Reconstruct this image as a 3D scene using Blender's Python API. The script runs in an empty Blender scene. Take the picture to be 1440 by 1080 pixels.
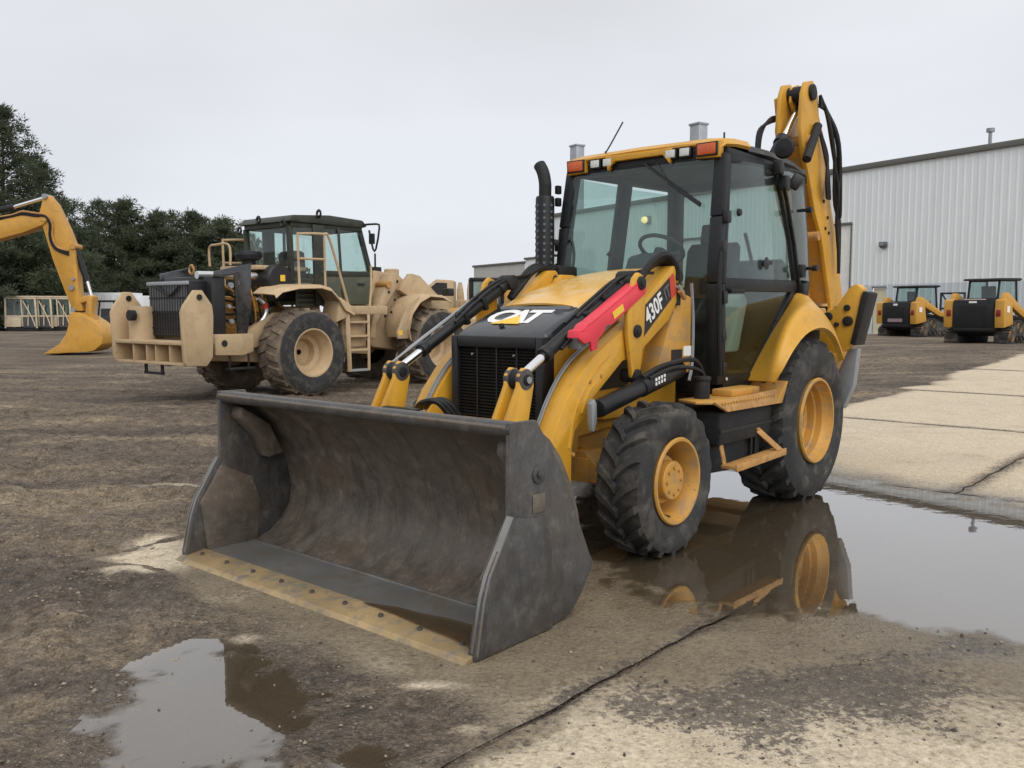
import bpy, bmesh, math, random
import numpy as np
from mathutils import Vector, Matrix
R = math.radians
SC = bpy.context.scene
COL = SC.collection
# ---------------------------------------------------------------- camera
cam = bpy.data.cameras.new('camera'); camo = bpy.data.objects.new('camera', cam); COL.objects.link(camo)
camo.location = (0, 0, 1.5186); camo.rotation_euler = (R(90 - 4.79), 0, 0)
cam.sensor_width = 36; cam.lens = 36 * 1220.6 / 1440; cam.clip_start = .05; cam.clip_end = 5000
SC.camera = camo
# ---------------------------------------------------------------- overcast sky
SUN_EL, SUN_AZ = 46, 292          # degrees; azimuth of the sun measured from +X
w = bpy.data.worlds.new('World'); SC.world = w; w.use_nodes = True
nt = w.node_tree; nt.nodes.clear()
def wn(t, **k):
    n = nt.nodes.new(t)
    for a, b in k.items(): setattr(n, a, b)
    return n
wo = wn('ShaderNodeOutputWorld'); bg = wn('ShaderNodeBackground'); bg2 = wn('ShaderNodeBackground'); add = wn('ShaderNodeMixShader')
sky = wn('ShaderNodeTexSky', sky_type='NISHITA', sun_disc=False)
sky.sun_elevation = R(SUN_EL); sky.sun_rotation = R(90 - SUN_AZ)
tc = wn('ShaderNodeTexCoord'); sep = wn('ShaderNodeSeparateXYZ')
nt.links.new(tc.outputs['Generated'], sep.inputs[0])
ramp = wn('ShaderNodeValToRGB'); cr = ramp.color_ramp
cr.elements[0].position = 0.0; cr.elements[0].color = (.755, .785, .830, 1)
cr.elements[1].position = 1.0; cr.elements[1].color = (.86, .86, .87, 1)
e = cr.elements.new(.12); e.color = (.715, .735, .785, 1)
e = cr.elements.new(.36); e.color = (.735, .745, .775, 1)
nt.links.new(sep.outputs['Z'], ramp.inputs[0])
mp = wn('ShaderNodeMapping'); mp.inputs['Scale'].default_value = (1.0, 1.0, 3.2)
nz = wn('ShaderNodeTexNoise'); nz.inputs['Scale'].default_value = 1.35; nz.inputs['Detail'].default_value = 4; nz.inputs['Roughness'].default_value = .45
nt.links.new(tc.outputs['Generated'], mp.inputs[0]); nt.links.new(mp.outputs[0], nz.inputs['Vector'])
mr = wn('ShaderNodeMapRange'); mr.inputs['From Min'].default_value = .36; mr.inputs['From Max'].default_value = .64
mr.inputs['To Min'].default_value = .91; mr.inputs['To Max'].default_value = 1.10
nt.links.new(nz.outputs[0], mr.inputs[0])
mul = wn('ShaderNodeVectorMath', operation='SCALE')
nt.links.new(ramp.outputs[0], mul.inputs[0]); nt.links.new(mr.outputs[0], mul.inputs['Scale'])
nt.links.new(mul.outputs[0], bg.inputs[0]); bg.inputs[1].default_value = .87
nt.links.new(sky.outputs[0], bg2.inputs[0]); bg2.inputs[1].default_value = .09
add.inputs[0].default_value = .05
nt.links.new(bg.outputs[0], add.inputs[1]); nt.links.new(bg2.outputs[0], add.inputs[2]); nt.links.new(add.outputs[0], wo.inputs[0])
sl = bpy.data.lights.new('sun', 'SUN'); sl.energy = 1.5; sl.angle = R(70); sl.color = (1, .97, .93)
so = bpy.data.objects.new('sun', sl); COL.objects.link(so)
sd = Vector((math.cos(R(SUN_AZ)) * math.cos(R(SUN_EL)), math.sin(R(SUN_AZ)) * math.cos(R(SUN_EL)), math.sin(R(SUN_EL))))
so.rotation_euler = sd.to_track_quat('Z', 'Y').to_euler(); so.location = (0, 0, 30)
vs = SC.view_settings; vs.view_transform = 'Standard'; vs.look = 'None'; vs.exposure = .28; vs.gamma = 1; vs.use_curve_mapping = False
# ---------------------------------------------------------------- helpers
def mat(name):
    m = bpy.data.materials.new(name); m.use_nodes = True
    t = m.node_tree; b = t.nodes['Principled BSDF']
    return m, t, b
def nd(t, k, **kw):
    n = t.nodes.new(k)
    for a, b in kw.items():
        if a.startswith('i_'): n.inputs[a[2:].replace('_', ' ')].default_value = b
        else: setattr(n, a, b)
    return n
def noise(t, vec, scale, detail=4, rough=.55, dist=0):
    n = nd(t, 'ShaderNodeTexNoise'); n.inputs['Scale'].default_value = scale; n.inputs['Detail'].default_value = detail
    n.inputs['Roughness'].default_value = rough; n.inputs['Distortion'].default_value = dist
    t.links.new(vec, n.inputs['Vector']); return n.outputs[0]
def rng(t, v, a, b, c=0., d=1.):
    n = nd(t, 'ShaderNodeMapRange'); n.inputs[1].default_value = a; n.inputs[2].default_value = b; n.inputs[3].default_value = c; n.inputs[4].default_value = d
    t.links.new(v, n.inputs[0]); return n.outputs[0]
def mixc(t, f, a, b, mode='MIX'):
    n = nd(t, 'ShaderNodeMix', data_type='RGBA', blend_type=mode)
    for s, v in ((n.inputs[0], f), (n.inputs[6], a), (n.inputs[7], b)):
        if isinstance(v, (int, float)): s.default_value = v
        elif isinstance(v, tuple): s.default_value = (*v, 1) if len(v) == 3 else v
        else: t.links.new(v, s)
    return n.outputs[2]
def mth(t, op, a, b=None, clamp=False):
    n = nd(t, 'ShaderNodeMath', operation=op); n.use_clamp = clamp
    for i, v in enumerate((a, b)):
        if v is None: continue
        if isinstance(v, (int, float)): n.inputs[i].default_value = v
        else: t.links.new(v, n.inputs[i])
    return n.outputs[0]
def bump(t, b, h, s=.3, d=.01):
    n = nd(t, 'ShaderNodeBump'); n.inputs['Strength'].default_value = s; n.inputs['Distance'].default_value = d
    t.links.new(h, n.inputs['Height']); t.links.new(n.outputs[0], b.inputs['Normal'])
def worn(name, base, rough=.4, metal=0, dirt=(.22, .18, .13), amt=.35, sc=3.0, var=.12, bmp=.0, spec=.5, streak=1.0, grime=None, chips=0):
    """painted / metal / rubber surface: colour drift, blotchy dirt, fine scuffs, uneven gloss"""
    m, t, b = mat(name)
    o = nd(t, 'ShaderNodeTexCoord').outputs['Object']
    if streak != 1.0:
        mpn = nd(t, 'ShaderNodeMapping'); mpn.inputs['Scale'].default_value = (1, 1, streak); t.links.new(o, mpn.inputs[0]); o2 = mpn.outputs[0]
    else: o2 = o
    n1 = noise(t, o, sc * .6, 3); n2 = noise(t, o2, sc * 2.3, 6, .65, .4); n3 = noise(t, o, sc * 22, 3, .6)
    c = mixc(t, rng(t, n1, .3, .7), tuple(x * (1 - var) for x in base), tuple(min(1, x * (1 + var)) for x in base))
    f = mth(t, 'MULTIPLY', rng(t, n2, .48, .78), amt * 1.6, True)
    c = mixc(t, f, c, dirt)
    f3 = mth(t, 'MULTIPLY', rng(t, n3, .56, .78), amt * .55, True)
    c = mixc(t, f3, c, dirt)
    if chips:
        nc = noise(t, o, sc * 16, 2, .5); nm_ = noise(t, o, sc * 1.4, 3)
        c = mixc(t, mth(t, 'MULTIPLY', mth(t, 'MULTIPLY', rng(t, nc, .66, .70), rng(t, nm_, .42, .62)), chips, True), c, (.07, .05, .035))
        mpv = nd(t, 'ShaderNodeMapping'); mpv.inputs['Scale'].default_value = (1, 1, .10); t.links.new(o, mpv.inputs[0])
        c = mixc(t, mth(t, 'MULTIPLY', rng(t, noise(t, mpv.outputs[0], sc * 9, 4, .6), .54, .74), chips * .45, True), c, dirt)
    if grime:
        c = mixc(t, mth(t, 'MULTIPLY', rng(t, noise(t, o2, sc * 1.1, 5, .7, .6), .55, .68), .55, True), c, grime)
    t.links.new(c, b.inputs['Base Color'])
    r = mth(t, 'ADD', rng(t, n2, .3, .8, -.08, .18), rough, True); t.links.new(r, b.inputs['Roughness'])
    b.inputs['Metallic'].default_value = metal; b.inputs['Specular IOR Level'].default_value = spec
    if bmp: bump(t, b, n3, bmp, .006)
    return m
def flat(name, base, rough=.5, metal=0, emit=0, ecol=None):
    m, t, b = mat(name); b.inputs['Base Color'].default_value = (*base, 1); b.inputs['Roughness'].default_value = rough; b.inputs['Metallic'].default_value = metal
    if emit: b.inputs['Emission Color'].default_value = (*(ecol or base), 1); b.inputs['Emission Strength'].default_value = emit
    return m
def glassm(name, tint, refl=.9, dust=.02):
    m, t, b = mat(name); t.nodes.remove(b); out = t.nodes['Material Output']
    tr = nd(t, 'ShaderNodeBsdfTransparent'); tr.inputs[0].default_value = (*tint, 1)
    gl = nd(t, 'ShaderNodeBsdfGlossy'); gl.inputs['Roughness'].default_value = .02; gl.inputs[0].default_value = (refl, refl, refl, 1)
    lw = nd(t, 'ShaderNodeLayerWeight'); lw.inputs[0].default_value = .5; fr = mth(t, 'ADD', mth(t, 'MULTIPLY', mth(t, 'POWER', lw.outputs['Facing'], 5.0), .9), .045, True)
    mx = nd(t, 'ShaderNodeMixShader'); t.links.new(fr, mx.inputs[0]); t.links.new(tr.outputs[0], mx.inputs[1]); t.links.new(gl.outputs[0], mx.inputs[2])
    df = nd(t, 'ShaderNodeBsdfDiffuse'); df.inputs[0].default_value = (.45, .47, .45, 1)
    o = nd(t, 'ShaderNodeTexCoord').outputs['Object']
    f = mth(t, 'MULTIPLY', rng(t, noise(t, o, 2.5, 5, .65), .35, .75), dust * 2, True)
    m2 = nd(t, 'ShaderNodeMixShader'); t.links.new(f, m2.inputs[0]); t.links.new(mx.outputs[0], m2.inputs[1]); t.links.new(df.outputs[0], m2.inputs[2])
    t.links.new(m2.outputs[0], out.inputs[0]); return m
M = {}
M['yellow'] = worn('yellow_paint', (.64, .335, .032), .36, dirt=(.30, .19, .08), amt=.26, sc=2.6, var=.08, chips=.4)
M['yellow_dusty'] = worn('yellow_paint_dusty', (.55, .285, .048), .5, dirt=(.25, .20, .14), amt=.65, sc=3.5, var=.12, chips=.7)
M['yellow_far'] = worn('yellow_paint_plain', (.57, .295, .042), .45, dirt=(.33, .2, .08), amt=.4, sc=1.6, var=.1, chips=.4)
M['hood'] = worn('hood_paint_dust_sheen', (.74, .42, .085), .22, dirt=(.70, .56, .34), amt=.62, sc=2.4, var=.08)  # pale blotches: dust plus sky reflection painted into the colour
M['cream'] = worn('cream_paint', (.60, .50, .36), .6, dirt=(.3, .24, .17), amt=.4, sc=.8, var=.08)
M['tan'] = worn('tan_paint', (.50, .365, .215), .6, dirt=(.30, .215, .13), amt=.42, sc=1.6, var=.1, chips=.5)
M['black'] = worn('black_paint', (.011, .012, .014), .42, dirt=(.08, .075, .065), amt=.10, sc=3, spec=.35)
M['black_gloss'] = worn('black_gloss_paint', (.020, .021, .026), .16, dirt=(.13, .125, .12), amt=.25, sc=3, spec=1.0)
M['matte'] = worn('black_plastic', (.015, .016, .018), .6, dirt=(.09, .08, .068), amt=.2, sc=4, spec=.3)
M['hose'] = worn('hose_rubber', (.011, .011, .012), .5, dirt=(.08, .072, .064), amt=.2, sc=7, spec=.35)
M['rubber'] = worn('tyre_rubber', (.034, .034, .035), .8, dirt=(.145, .132, .112), amt=.55, sc=3.2, var=.2, bmp=.25, spec=.3)
M['rubber_far'] = worn('tyre_rubber_muddy', (.045, .045, .047), .8, dirt=(.24, .185, .13), amt=.5, sc=1.6, var=.2, spec=.3)
M['tread_mud'] = worn('muddy_tread', (.13, .105, .08), .9, dirt=(.30, .235, .165), amt=.7, sc=2.2, var=.25, spec=.2)
def battered(name, base, rust, dark, light, axis, metal=.3, rough=.45):
    """abraded bucket plate: rust blooms, dragged scratches, black residue, dried mud"""
    m, t, b = mat(name); o = nd(t, 'ShaderNodeTexCoord').outputs['Object']
    mp_ = nd(t, 'ShaderNodeMapping'); mp_.inputs['Scale'].default_value = axis; t.links.new(o, mp_.inputs[0]); st = mp_.outputs[0]
    n1 = noise(t, o, 1.7, 6, .68, .8); n2 = noise(t, st, 5, 6, .7, .5); n3 = noise(t, st, 34, 4, .7); n4 = noise(t, o, 9, 5, .7); n5 = noise(t, o, 60, 3, .6)
    c = mixc(t, rng(t, n4, .35, .65), tuple(x * .72 for x in base), tuple(x * 1.25 for x in base))
    c = mixc(t, mth(t, 'MULTIPLY', rng(t, n1, .46, .66), .75, True), c, rust)
    c = mixc(t, mth(t, 'MULTIPLY', rng(t, n2, .50, .68), .7, True), c, dark)
    c = mixc(t, mth(t, 'MULTIPLY', rng(t, n3, .56, .70), .55, True), c, light)
    c = mixc(t, mth(t, 'MULTIPLY', mth(t, 'MULTIPLY', rng(t, n4, .56, .66), rng(t, n1, .40, .58)), .8, True), c, light)
    c = mixc(t, mth(t, 'MULTIPLY', rng(t, n5, .58, .72), .45, True), c, dark)
    t.links.new(c, b.inputs['Base Color']); t.links.new(rng(t, n4, .3, .7, rough - .12, rough + .25), b.inputs['Roughness']); b.inputs['Metallic'].default_value = metal
    bump(t, b, mth(t, 'ADD', n4, mth(t, 'MULTIPLY', n5, .4)), .35, .006); return m
M['steel'] = battered('bucket_steel', (.082, .081, .080), (.100, .082, .067), (.040, .039, .039), (.150, .145, .135), (1.6, 1, .45))
M['steel_in'] = battered('bucket_inner_steel', (.135, .116, .096), (.160, .116, .083), (.055, .050, .045), (.22, .195, .16), (.6, 2.6, .5), .18, .5)
M['steel_bare'] = worn('scoured_steel', (.23, .23, .225), .34, .45, dirt=(.20, .16, .115), amt=.7, sc=2.5, var=.25, bmp=.1)
M['edge'] = worn('worn_edge', (.38, .275, .140), .45, .25, dirt=(.19, .17, .145), amt=.9, sc=5, var=.25, bmp=.2)
M['rust'] = worn('rusty_yellow', (.47, .25, .075), .6, dirt=(.20, .10, .05), amt=.65, sc=6, var=.2)
M['chrome'] = flat('chrome_rod', (.86, .87, .88), .12, 1)
M['grey'] = worn('grey_steel', (.28, .30, .32), .45, .3, dirt=(.2, .18, .15), amt=.4, sc=5)
M['silver'] = flat('silver_pipe', (.7, .7, .7), .28, .9)
M['red'] = worn('red_brace_paint', (.80, .045, .075), .42, dirt=(.6, .09, .09), amt=.25, sc=4)
M['white'] = flat('white_print', (.8, .8, .78), .5)
M['blackp'] = flat('black_print', (.012, .012, .013), .45)
M['yellowp'] = flat('yellow_print', (.85, .55, .05), .45)
M['redp'] = flat('red_print', (.55, .05, .03), .5)
M['greyp'] = flat('grey_print', (.12, .12, .125), .5)
M['lens'] = flat('lamp_lens', (.62, .64, .63), .15)
M['amber'] = worn('amber_lens', (.55, .10, .025), .25, dirt=(.7, .25, .1), amt=.3, sc=30)
M['tail'] = flat('tail_lamp', (.22, .012, .012), .25)
M['glass'] = glassm('tinted_cab_glass', (.79, .875, .855))
M['glass_dark'] = glassm('dark_cab_glass', (.68, .76, .735), dust=.015)
M['glass_clear'] = glassm('clear_glass', (.84, .91, .895))
M['olive_dark'] = worn('dark_olive_paint', (.030, .034, .026), .5, dirt=(.12, .11, .085), amt=.25, sc=1.6, spec=.4)
M['olive'] = worn('olive_paint', (.075, .085, .058), .55, dirt=(.20, .17, .12), amt=.35, sc=1.5)
M['seat'] = flat('seat_cloth', (.03, .032, .035), .85)
M['trim'] = worn('interior_plastic', (.07, .075, .078), .7, dirt=(.12, .12, .11), amt=.2)
M['galv'] = worn('galvanised', (.36, .38, .40), .45, .4, dirt=(.25, .25, .25), amt=.3, sc=1)
def catmull(P, n=6):
    P = [Vector(p) for p in P]; out = []
    for i in range(len(P) - 1):
        a = P[max(i - 1, 0)]; b = P[i]; c = P[i + 1]; d = P[min(i + 2, len(P) - 1)]
        for k in range(n):
            u = k / n
            out.append(.5 * ((2 * b) + (c - a) * u + (2 * a - 5 * b + 4 * c - d) * u * u + (3 * b - a - 3 * c + d) * u ** 3))
    out.append(P[-1]); return out
class MB:
    def __init__(s): s.v = []; s.f = []
    def add(s, vs, fs):
        o = len(s.v); s.v += [tuple(v) for v in vs]; s.f += [tuple(i + o for i in f) for f in fs]; return s
    def bx(s, x0, x1, y0, y1, z0, z1):
        return s.add([(x0, y0, z0), (x1, y0, z0), (x1, y1, z0), (x0, y1, z0), (x0, y0, z1), (x1, y0, z1), (x1, y1, z1), (x0, y1, z1)],
                     [(0, 3, 2, 1), (4, 5, 6, 7), (0, 1, 5, 4), (1, 2, 6, 5), (2, 3, 7, 6), (3, 0, 4, 7)])
    def prism(s, poly, ax, a, b):
        n = len(poly)
        def P(p, q):
            return {'y': (p[0], q, p[1]), 'x': (q, p[0], p[1]), 'z': (p[0], p[1], q)}[ax]
        vs = [P(p, a) for p in poly] + [P(p, b) for p in poly]
        fs = [tuple(range(n)), tuple(range(2 * n - 1, n - 1, -1))] + [(i, i + n, (i + 1) % n + n, (i + 1) % n) for i in range(n)]
        return s.add(vs, fs)
    def cyl(s, p0, p1, r0, r1=None, n=16):
        p0 = Vector(p0); p1 = Vector(p1); r1 = r0 if r1 is None else r1
        d = (p1 - p0).normalized(); u = d.orthogonal().normalized(); v = d.cross(u)
        ring = [u * math.cos(2 * math.pi * k / n) + v * math.sin(2 * math.pi * k / n) for k in range(n)]
        return s.add([p0 + q * r0 for q in ring] + [p1 + q * r1 for q in ring],
                     [tuple(range(n))[::-1], tuple(range(n, 2 * n))] + [(k, (k + 1) % n, (k + 1) % n + n, k + n) for k in range(n)])
    def tube(s, pts, r, n=8, smooth=5, flat_=1.0):
        P = catmull(pts, smooth) if smooth else [Vector(p) for p in pts]
        vs = []; fs = []; u = None
        for i, p in enumerate(P):
            d = (P[min(i + 1, len(P) - 1)] - P[max(i - 1, 0)]).normalized()
            u = d.orthogonal().normalized() if u is None else (u - d * u.dot(d)).normalized()
            v = d.cross(u); rr = r(i / (len(P) - 1)) if callable(r) else r
            vs += [p + (u * math.cos(2 * math.pi * k / n) + v * math.sin(2 * math.pi * k / n) * flat_) * rr for k in range(n)]
        for i in range(len(P) - 1):
            fs += [(i * n + k, i * n + (k + 1) % n, (i + 1) * n + (k + 1) % n, (i + 1) * n + k) for k in range(n)]
        fs += [tuple(range(n))[::-1], tuple(range((len(P) - 1) * n, len(P) * n))]
        return s.add(vs, fs)
    def lathe(s, prof, c, ax='y', n=40, closed=False):
        """prof: (radius, height along axis)"""
        vs = []; fs = []; m = len(prof)
        for k in range(n):
            a = 2 * math.pi * k / n; ca, sa = math.cos(a), math.sin(a)
            for r, h in prof:
                if ax == 'y': vs.append((c[0] + r * ca, c[1] + h, c[2] + r * sa))
                elif ax == 'z': vs.append((c[0] + r * ca, c[1] + r * sa, c[2] + h))
                else: vs.append((c[0] + h, c[1] + r * ca, c[2] + r * sa))
        for k in range(n):
            k2 = (k + 1) % n
            for j in range(m if closed else m - 1):
                j2 = (j + 1) % m
                fs.append((k * m + j, k * m + j2, k2 * m + j2, k2 * m + j))
        return s.add(vs, fs)
    def bar(s, p0, p1, w, h, up=(0, 0, 1)):
        p0 = Vector(p0); p1 = Vector(p1); d = (p1 - p0).normalized(); u = Vector(up); a = d.cross(u)
        if a.length < 1e-4: a = d.orthogonal()
        a.normalize(); u = a.cross(d).normalized(); a = a * w / 2; u = u * h / 2
        vs = [p0 - a - u, p0 + a - u, p0 + a + u, p0 - a + u, p1 - a - u, p1 + a - u, p1 + a + u, p1 - a + u]
        return s.add(vs, [(0, 1, 2, 3), (7, 6, 5, 4), (0, 4, 5, 1), (1, 5, 6, 2), (2, 6, 7, 3), (3, 7, 4, 0)])
    def sheet(s, rows, th=0.01, up=None):
        """grid of points given thickness along its own normals"""
        m = len(rows); n = len(rows[0]); A = np.array([[tuple(p) for p in r] for r in rows], float)
        du = np.gradient(A, axis=0); dv = np.gradient(A, axis=1); N = np.cross(du, dv); N /= np.linalg.norm(N, axis=2)[..., None] + 1e-9
        B = A - N * th; vs = list(map(tuple, A.reshape(-1, 3))) + list(map(tuple, B.reshape(-1, 3))); fs = []; o = m * n
        for i in range(m - 1):
            for j in range(n - 1):
                q = (i * n + j, (i + 1) * n + j, (i + 1) * n + j + 1, i * n + j + 1); fs.append(q); fs.append(tuple(k + o for k in q[::-1]))
        rim = [j for j in range(n)] + [i * n + n - 1 for i in range(1, m)] + [(m - 1) * n + j for j in range(n - 2, -1, -1)] + [i * n for i in range(m - 2, 0, -1)]
        for a, b in zip(rim, rim[1:] + rim[:1]): fs.append((a, b, b + o, a + o))
        return s.add(vs, fs)
    def xf(s, Mx, start=0):
        s.v = s.v[:start] + [tuple(Mx @ Vector(p)) for p in s.v[start:]]; return s
    def build(s, name, m, parent=None, bevel=0, seg=2, ang=34):
        me = bpy.data.meshes.new(name); bm = bmesh.new()
        bv = [bm.verts.new(p) for p in s.v]
        for f in s.f:
            try: bm.faces.new([bv[i] for i in f])
            except ValueError: pass
        bmesh.ops.recalc_face_normals(bm, faces=bm.faces)
        if bevel:
            ed = [e for e in bm.edges if len(e.link_faces) == 2 and e.calc_face_angle(0) > R(38)]
            bmesh.ops.bevel(bm, geom=ed, offset=bevel, segments=seg, profile=.5, affect='EDGES', clamp_overlap=True)
        bm.to_mesh(me); bm.free()
        me.polygons.foreach_set('use_smooth', [True] * len(me.polygons)); me.set_sharp_from_angle(angle=R(ang))
        me.materials.append(M[m] if isinstance(m, str) else m)
        return link(name, me, parent)
def link(name, me, parent=None):
    o = bpy.data.objects.new(name, me); COL.objects.link(o)
    if parent: o.parent = parent
    return o
def thing(name, label, cat, loc=(0, 0, 0), yaw=0, group=None):
    o = bpy.data.objects.new(name, None); COL.objects.link(o); o.location = loc; o.rotation_euler = (0, 0, R(yaw)); o.empty_display_size = .3
    return tag(o, label, cat, group)
def tag(o, label, cat, group=None):
    o['label'] = label; o['category'] = cat
    if group: o['group'] = group
    return o
def struct(o): o['kind'] = 'structure'; return o
def text(name, body, size, origin, xdir, ydir, m, parent, off=.0, shear=0, ext=.002, sx=1.0):
    cu = bpy.data.curves.new('t', 'FONT'); cu.body = body; cu.size = size; cu.offset = off * size; cu.shear = shear; cu.extrude = ext
    cu.align_x = 'CENTER'; cu.align_y = 'CENTER'; cu.resolution_u = 3
    ob = bpy.data.objects.new('t', cu); COL.objects.link(ob)
    me = bpy.data.meshes.new_from_object(ob.evaluated_get(bpy.context.evaluated_depsgraph_get()))
    bpy.data.objects.remove(ob); bpy.data.curves.remove(cu)
    x = Vector(xdir).normalized(); y = Vector(ydir); y = (y - x * y.dot(x)).normalized(); z = x.cross(y)
    Mx = Matrix(((x.x * sx, y.x, z.x, origin[0]), (x.y * sx, y.y, z.y, origin[1]), (x.z * sx, y.z, z.z, origin[2]), (0, 0, 0, 1)))
    me.transform(Mx); me.materials.clear(); me.materials.append(M[m]); me.name = name
    return link(name, me, parent)
def copy_tree(o, parent=None):
    c = o.copy(); COL.objects.link(c); c.parent = parent
    for ch in list(o.children): copy_tree(ch, c)
    return c
# ================================================================ yard: ground, slabs, puddles
_rs = np.random.RandomState(7); _LAT = _rs.rand(256, 256)
def vnoise(x, y, s):
    x = x * s + 1000.5; y = y * s + 1000.5; xi = np.floor(x).astype(int); yi = np.floor(y).astype(int); fx = x - xi; fy = y - yi
    fx = fx * fx * (3 - 2 * fx); fy = fy * fy * (3 - 2 * fy); g = lambda i, j: _LAT[i % 256, j % 256]
    return (g(xi, yi) * (1 - fx) + g(xi + 1, yi) * fx) * (1 - fy) + (g(xi, yi + 1) * (1 - fx) + g(xi + 1, yi + 1) * fx) * fy - .5
def fbm(x, y, s, o=4, g=.5):
    r = 0; a = 1
    for k in range(o): r = r + a * vnoise(x + 17.3 * k, y - 9.1 * k, s * 2 ** k); a *= g
    return r
def sstep(a, b, v):
    t = np.clip((v - a) / (b - a), 0, 1); return t * t * (3 - 2 * t)
def polysd(x, y, P):
    """signed distance to a polygon, negative inside"""
    d = np.full(x.shape, 1e9); ins = np.zeros(x.shape, bool)
    for (ax, ay), (bx_, by) in zip(P, P[1:] + P[:1]):
        ex, ey = bx_ - ax, by - ay; t = np.clip(((x - ax) * ex + (y - ay) * ey) / (ex * ex + ey * ey), 0, 1)
        d = np.minimum(d, np.hypot(x - ax - t * ex, y - ay - t * ey))
        c = ((ay > y) != (by > y)) & (x < (bx_ - ax) * (y - ay) / (by - ay + 1e-12) + ax); ins ^= c
    return np.where(ins, -d, d)
AX = R(48.0); CT, ST = math.cos(AX), math.sin(AX)      # direction of the slab joints
def tn(x, y): return x * CT + y * ST, x * ST - y * CT    # t along the joint, n to its right
PUD_R = [(.35, 5.35), (.55, 4.75), (.95, 4.42), (1.30, 4.28), (1.72, 4.22), (1.95, 4.02), (2.4, 3.88), (3.2, 3.95), (4.5, 4.6), (5.4, 5.4), (4.65, 6.1), (4.0, 6.62), (3.5, 7.25), (3.05, 7.85), (2.4, 8.6), (1.5, 8.2), (.3, 6.6)]
PUD_L = [(-1.50, 3.05), (-1.53, 3.31), (-1.56, 3.60), (-1.43, 3.83), (-1.28, 3.79), (-1.07, 3.63), (-.86, 3.38), (-.72, 3.18), (-.75, 2.97), (-.90, 2.76), (-1.15, 2.62), (-1.4, 2.78)]
PUD_S = [(-.62, 2.88), (-.54, 2.95), (-.40, 2.92), (-.38, 2.79), (-.45, 2.6), (-.64, 2.62)]
def base_h(x, y):
    return .45 * sstep(1.5, 14, x) * sstep(9, 27, y) * (1 - 1.35 * sstep(38, 58, y))
def yard(x, y):
    t, n = tn(x, y)
    wob = fbm(x, y, 1.3, 3) * .35
    # thick gravel and mud everywhere but on the clear part of the apron
    gravel = np.maximum(sstep(-5.05, -5.85, n + wob), sstep(2.45, 1.75, t + wob * .7) * sstep(-1.75, -2.6, n + wob * .6))
    gravel = np.maximum(gravel, sstep(-6.0, -6.5, n))
    b = base_h(x, y)
    sr = polysd(x, y, PUD_R) + fbm(x, y, 2.2, 4) * .30; sl = polysd(x, y, PUD_L) + fbm(x, y, 5, 3) * .10; ss = polysd(x, y, PUD_S) + fbm(x, y, 7, 3) * .07
    near = sstep(40, 14, np.hypot(x, y))
    soft = fbm(x, y, .9, 4)
    # tyre-rutted mud: long low ridges running across the view on the left
    rut = vnoise(x * .35 - y * .15, y * 1.9 + x * .5, 1.2) * .05 + vnoise(x * .5, y * 2.6 + x * .4, 2.1) * .034
    rut2 = fbm(x, y, 3.3, 4, .55) * .028 + fbm(x, y, 14, 3, .6) * .014
    h_g = b + .026 + soft * .035 + rut * (1.1 + .7 * near) + rut2 * near * 1.7
    tr = np.exp(-((t - 1.15 + .25 * (n + 4)) / .10) ** 2) + np.exp(-((t - 1.75 + .25 * (n + 4)) / .10) ** 2)
    h_g = h_g - .03 * tr * sstep(-3.4, -4.0, n) + .018 * np.exp(-((t - 1.45 + .25 * (n + 4)) / .12) ** 2) * sstep(-3.4, -4.0, n)
    for (tx, ty, ta, gap) in ((-3.9, 5.25, 10, 1.75), (-5.5, 8.6, -5, 1.8), (-2.6, 3.15, 24, 1.6), (-6, 12.2, 3, 1.9)):
        ca, sa = math.cos(R(ta)), math.sin(R(ta)); al = (x - tx) * ca + (y - ty) * sa; dd0 = -(x - tx) * sa + (y - ty) * ca + .18 * np.sin(al * .7)
        for o_ in (0, gap):
            dd = np.abs(dd0 - o_); fade = sstep(3.4, 1.6, np.abs(al)) * sstep(-.25, .25, fbm(x, y, .8, 2) + .12) * sstep(.05, .45, np.minimum(sl, ss))
            h_g = h_g + fade * (-.026 * sstep(.24, .17, dd) * (.6 + .5 * np.sin(al * 2 * math.pi / .17 + dd * 16 * np.sign(dd0 - o_))) + .024 * np.exp(-((dd - .29) / .06) ** 2) * (.6 + fbm(x, y, 8, 2)))
    mound = .055 * np.exp(-(((x + 3.35) / .55) ** 2 + ((y - 7.35) / .16) ** 2)); h_g = h_g + mound
    dl = sstep(.25, -.05, np.minimum(sl, ss)); h_g = h_g * (1 - dl) + dl * np.clip(np.minimum(sl, ss) * .045 + .001 + fbm(x, y, 10, 4, .6) * .007, -.02, .03)
    h_s = b + .008 + fbm(x, y, .8, 3) * .004
    dr = sstep(.45, -.1, sr); h_s = h_s * (1 - dr) + dr * np.clip(np.where(sr > 0, sr * .013, sr * .03) + .0025 + fbm(x, y, 7, 4, .6) * .0065, -.02, .012)
    film_edge = polysd(x, y, [(-2.1, 4.2), (-1.5, 4.15), (-.9, 3.75), (-.35, 3.25), (0, 3.02), (.5, 3.35), (1.0, 3.45), (1.5, 3.25), (2.0, 3.3), (2.8, 3.6), (5.6, 5.0), (4.8, 6.0), (4.0, 6.72), (3.0, 7.95), (1.6, 10), (-1.5, 7.9)]) + fbm(x, y, 2.6, 4) * .3
    film = np.maximum(sstep(.50, -.35, film_edge), .30 * sstep(2.2, 3.6, y) * sstep(7, 4, y))
    speck = np.maximum(sstep(.95, .0, np.hypot((x - 1.15) / 1.15, (y - 3.28 - .12 * (x - 1.15)) / .55) + fbm(x, y, 3, 4) * .7), .85 * sstep(1, .1, np.hypot((x - 1.9) / .65, (y - 3.72 - .2 * (x - 1.9)) / .28) + fbm(x, y, 4, 4) * .7))
    pale = 1 - sstep(0, .5, gravel)
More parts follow.
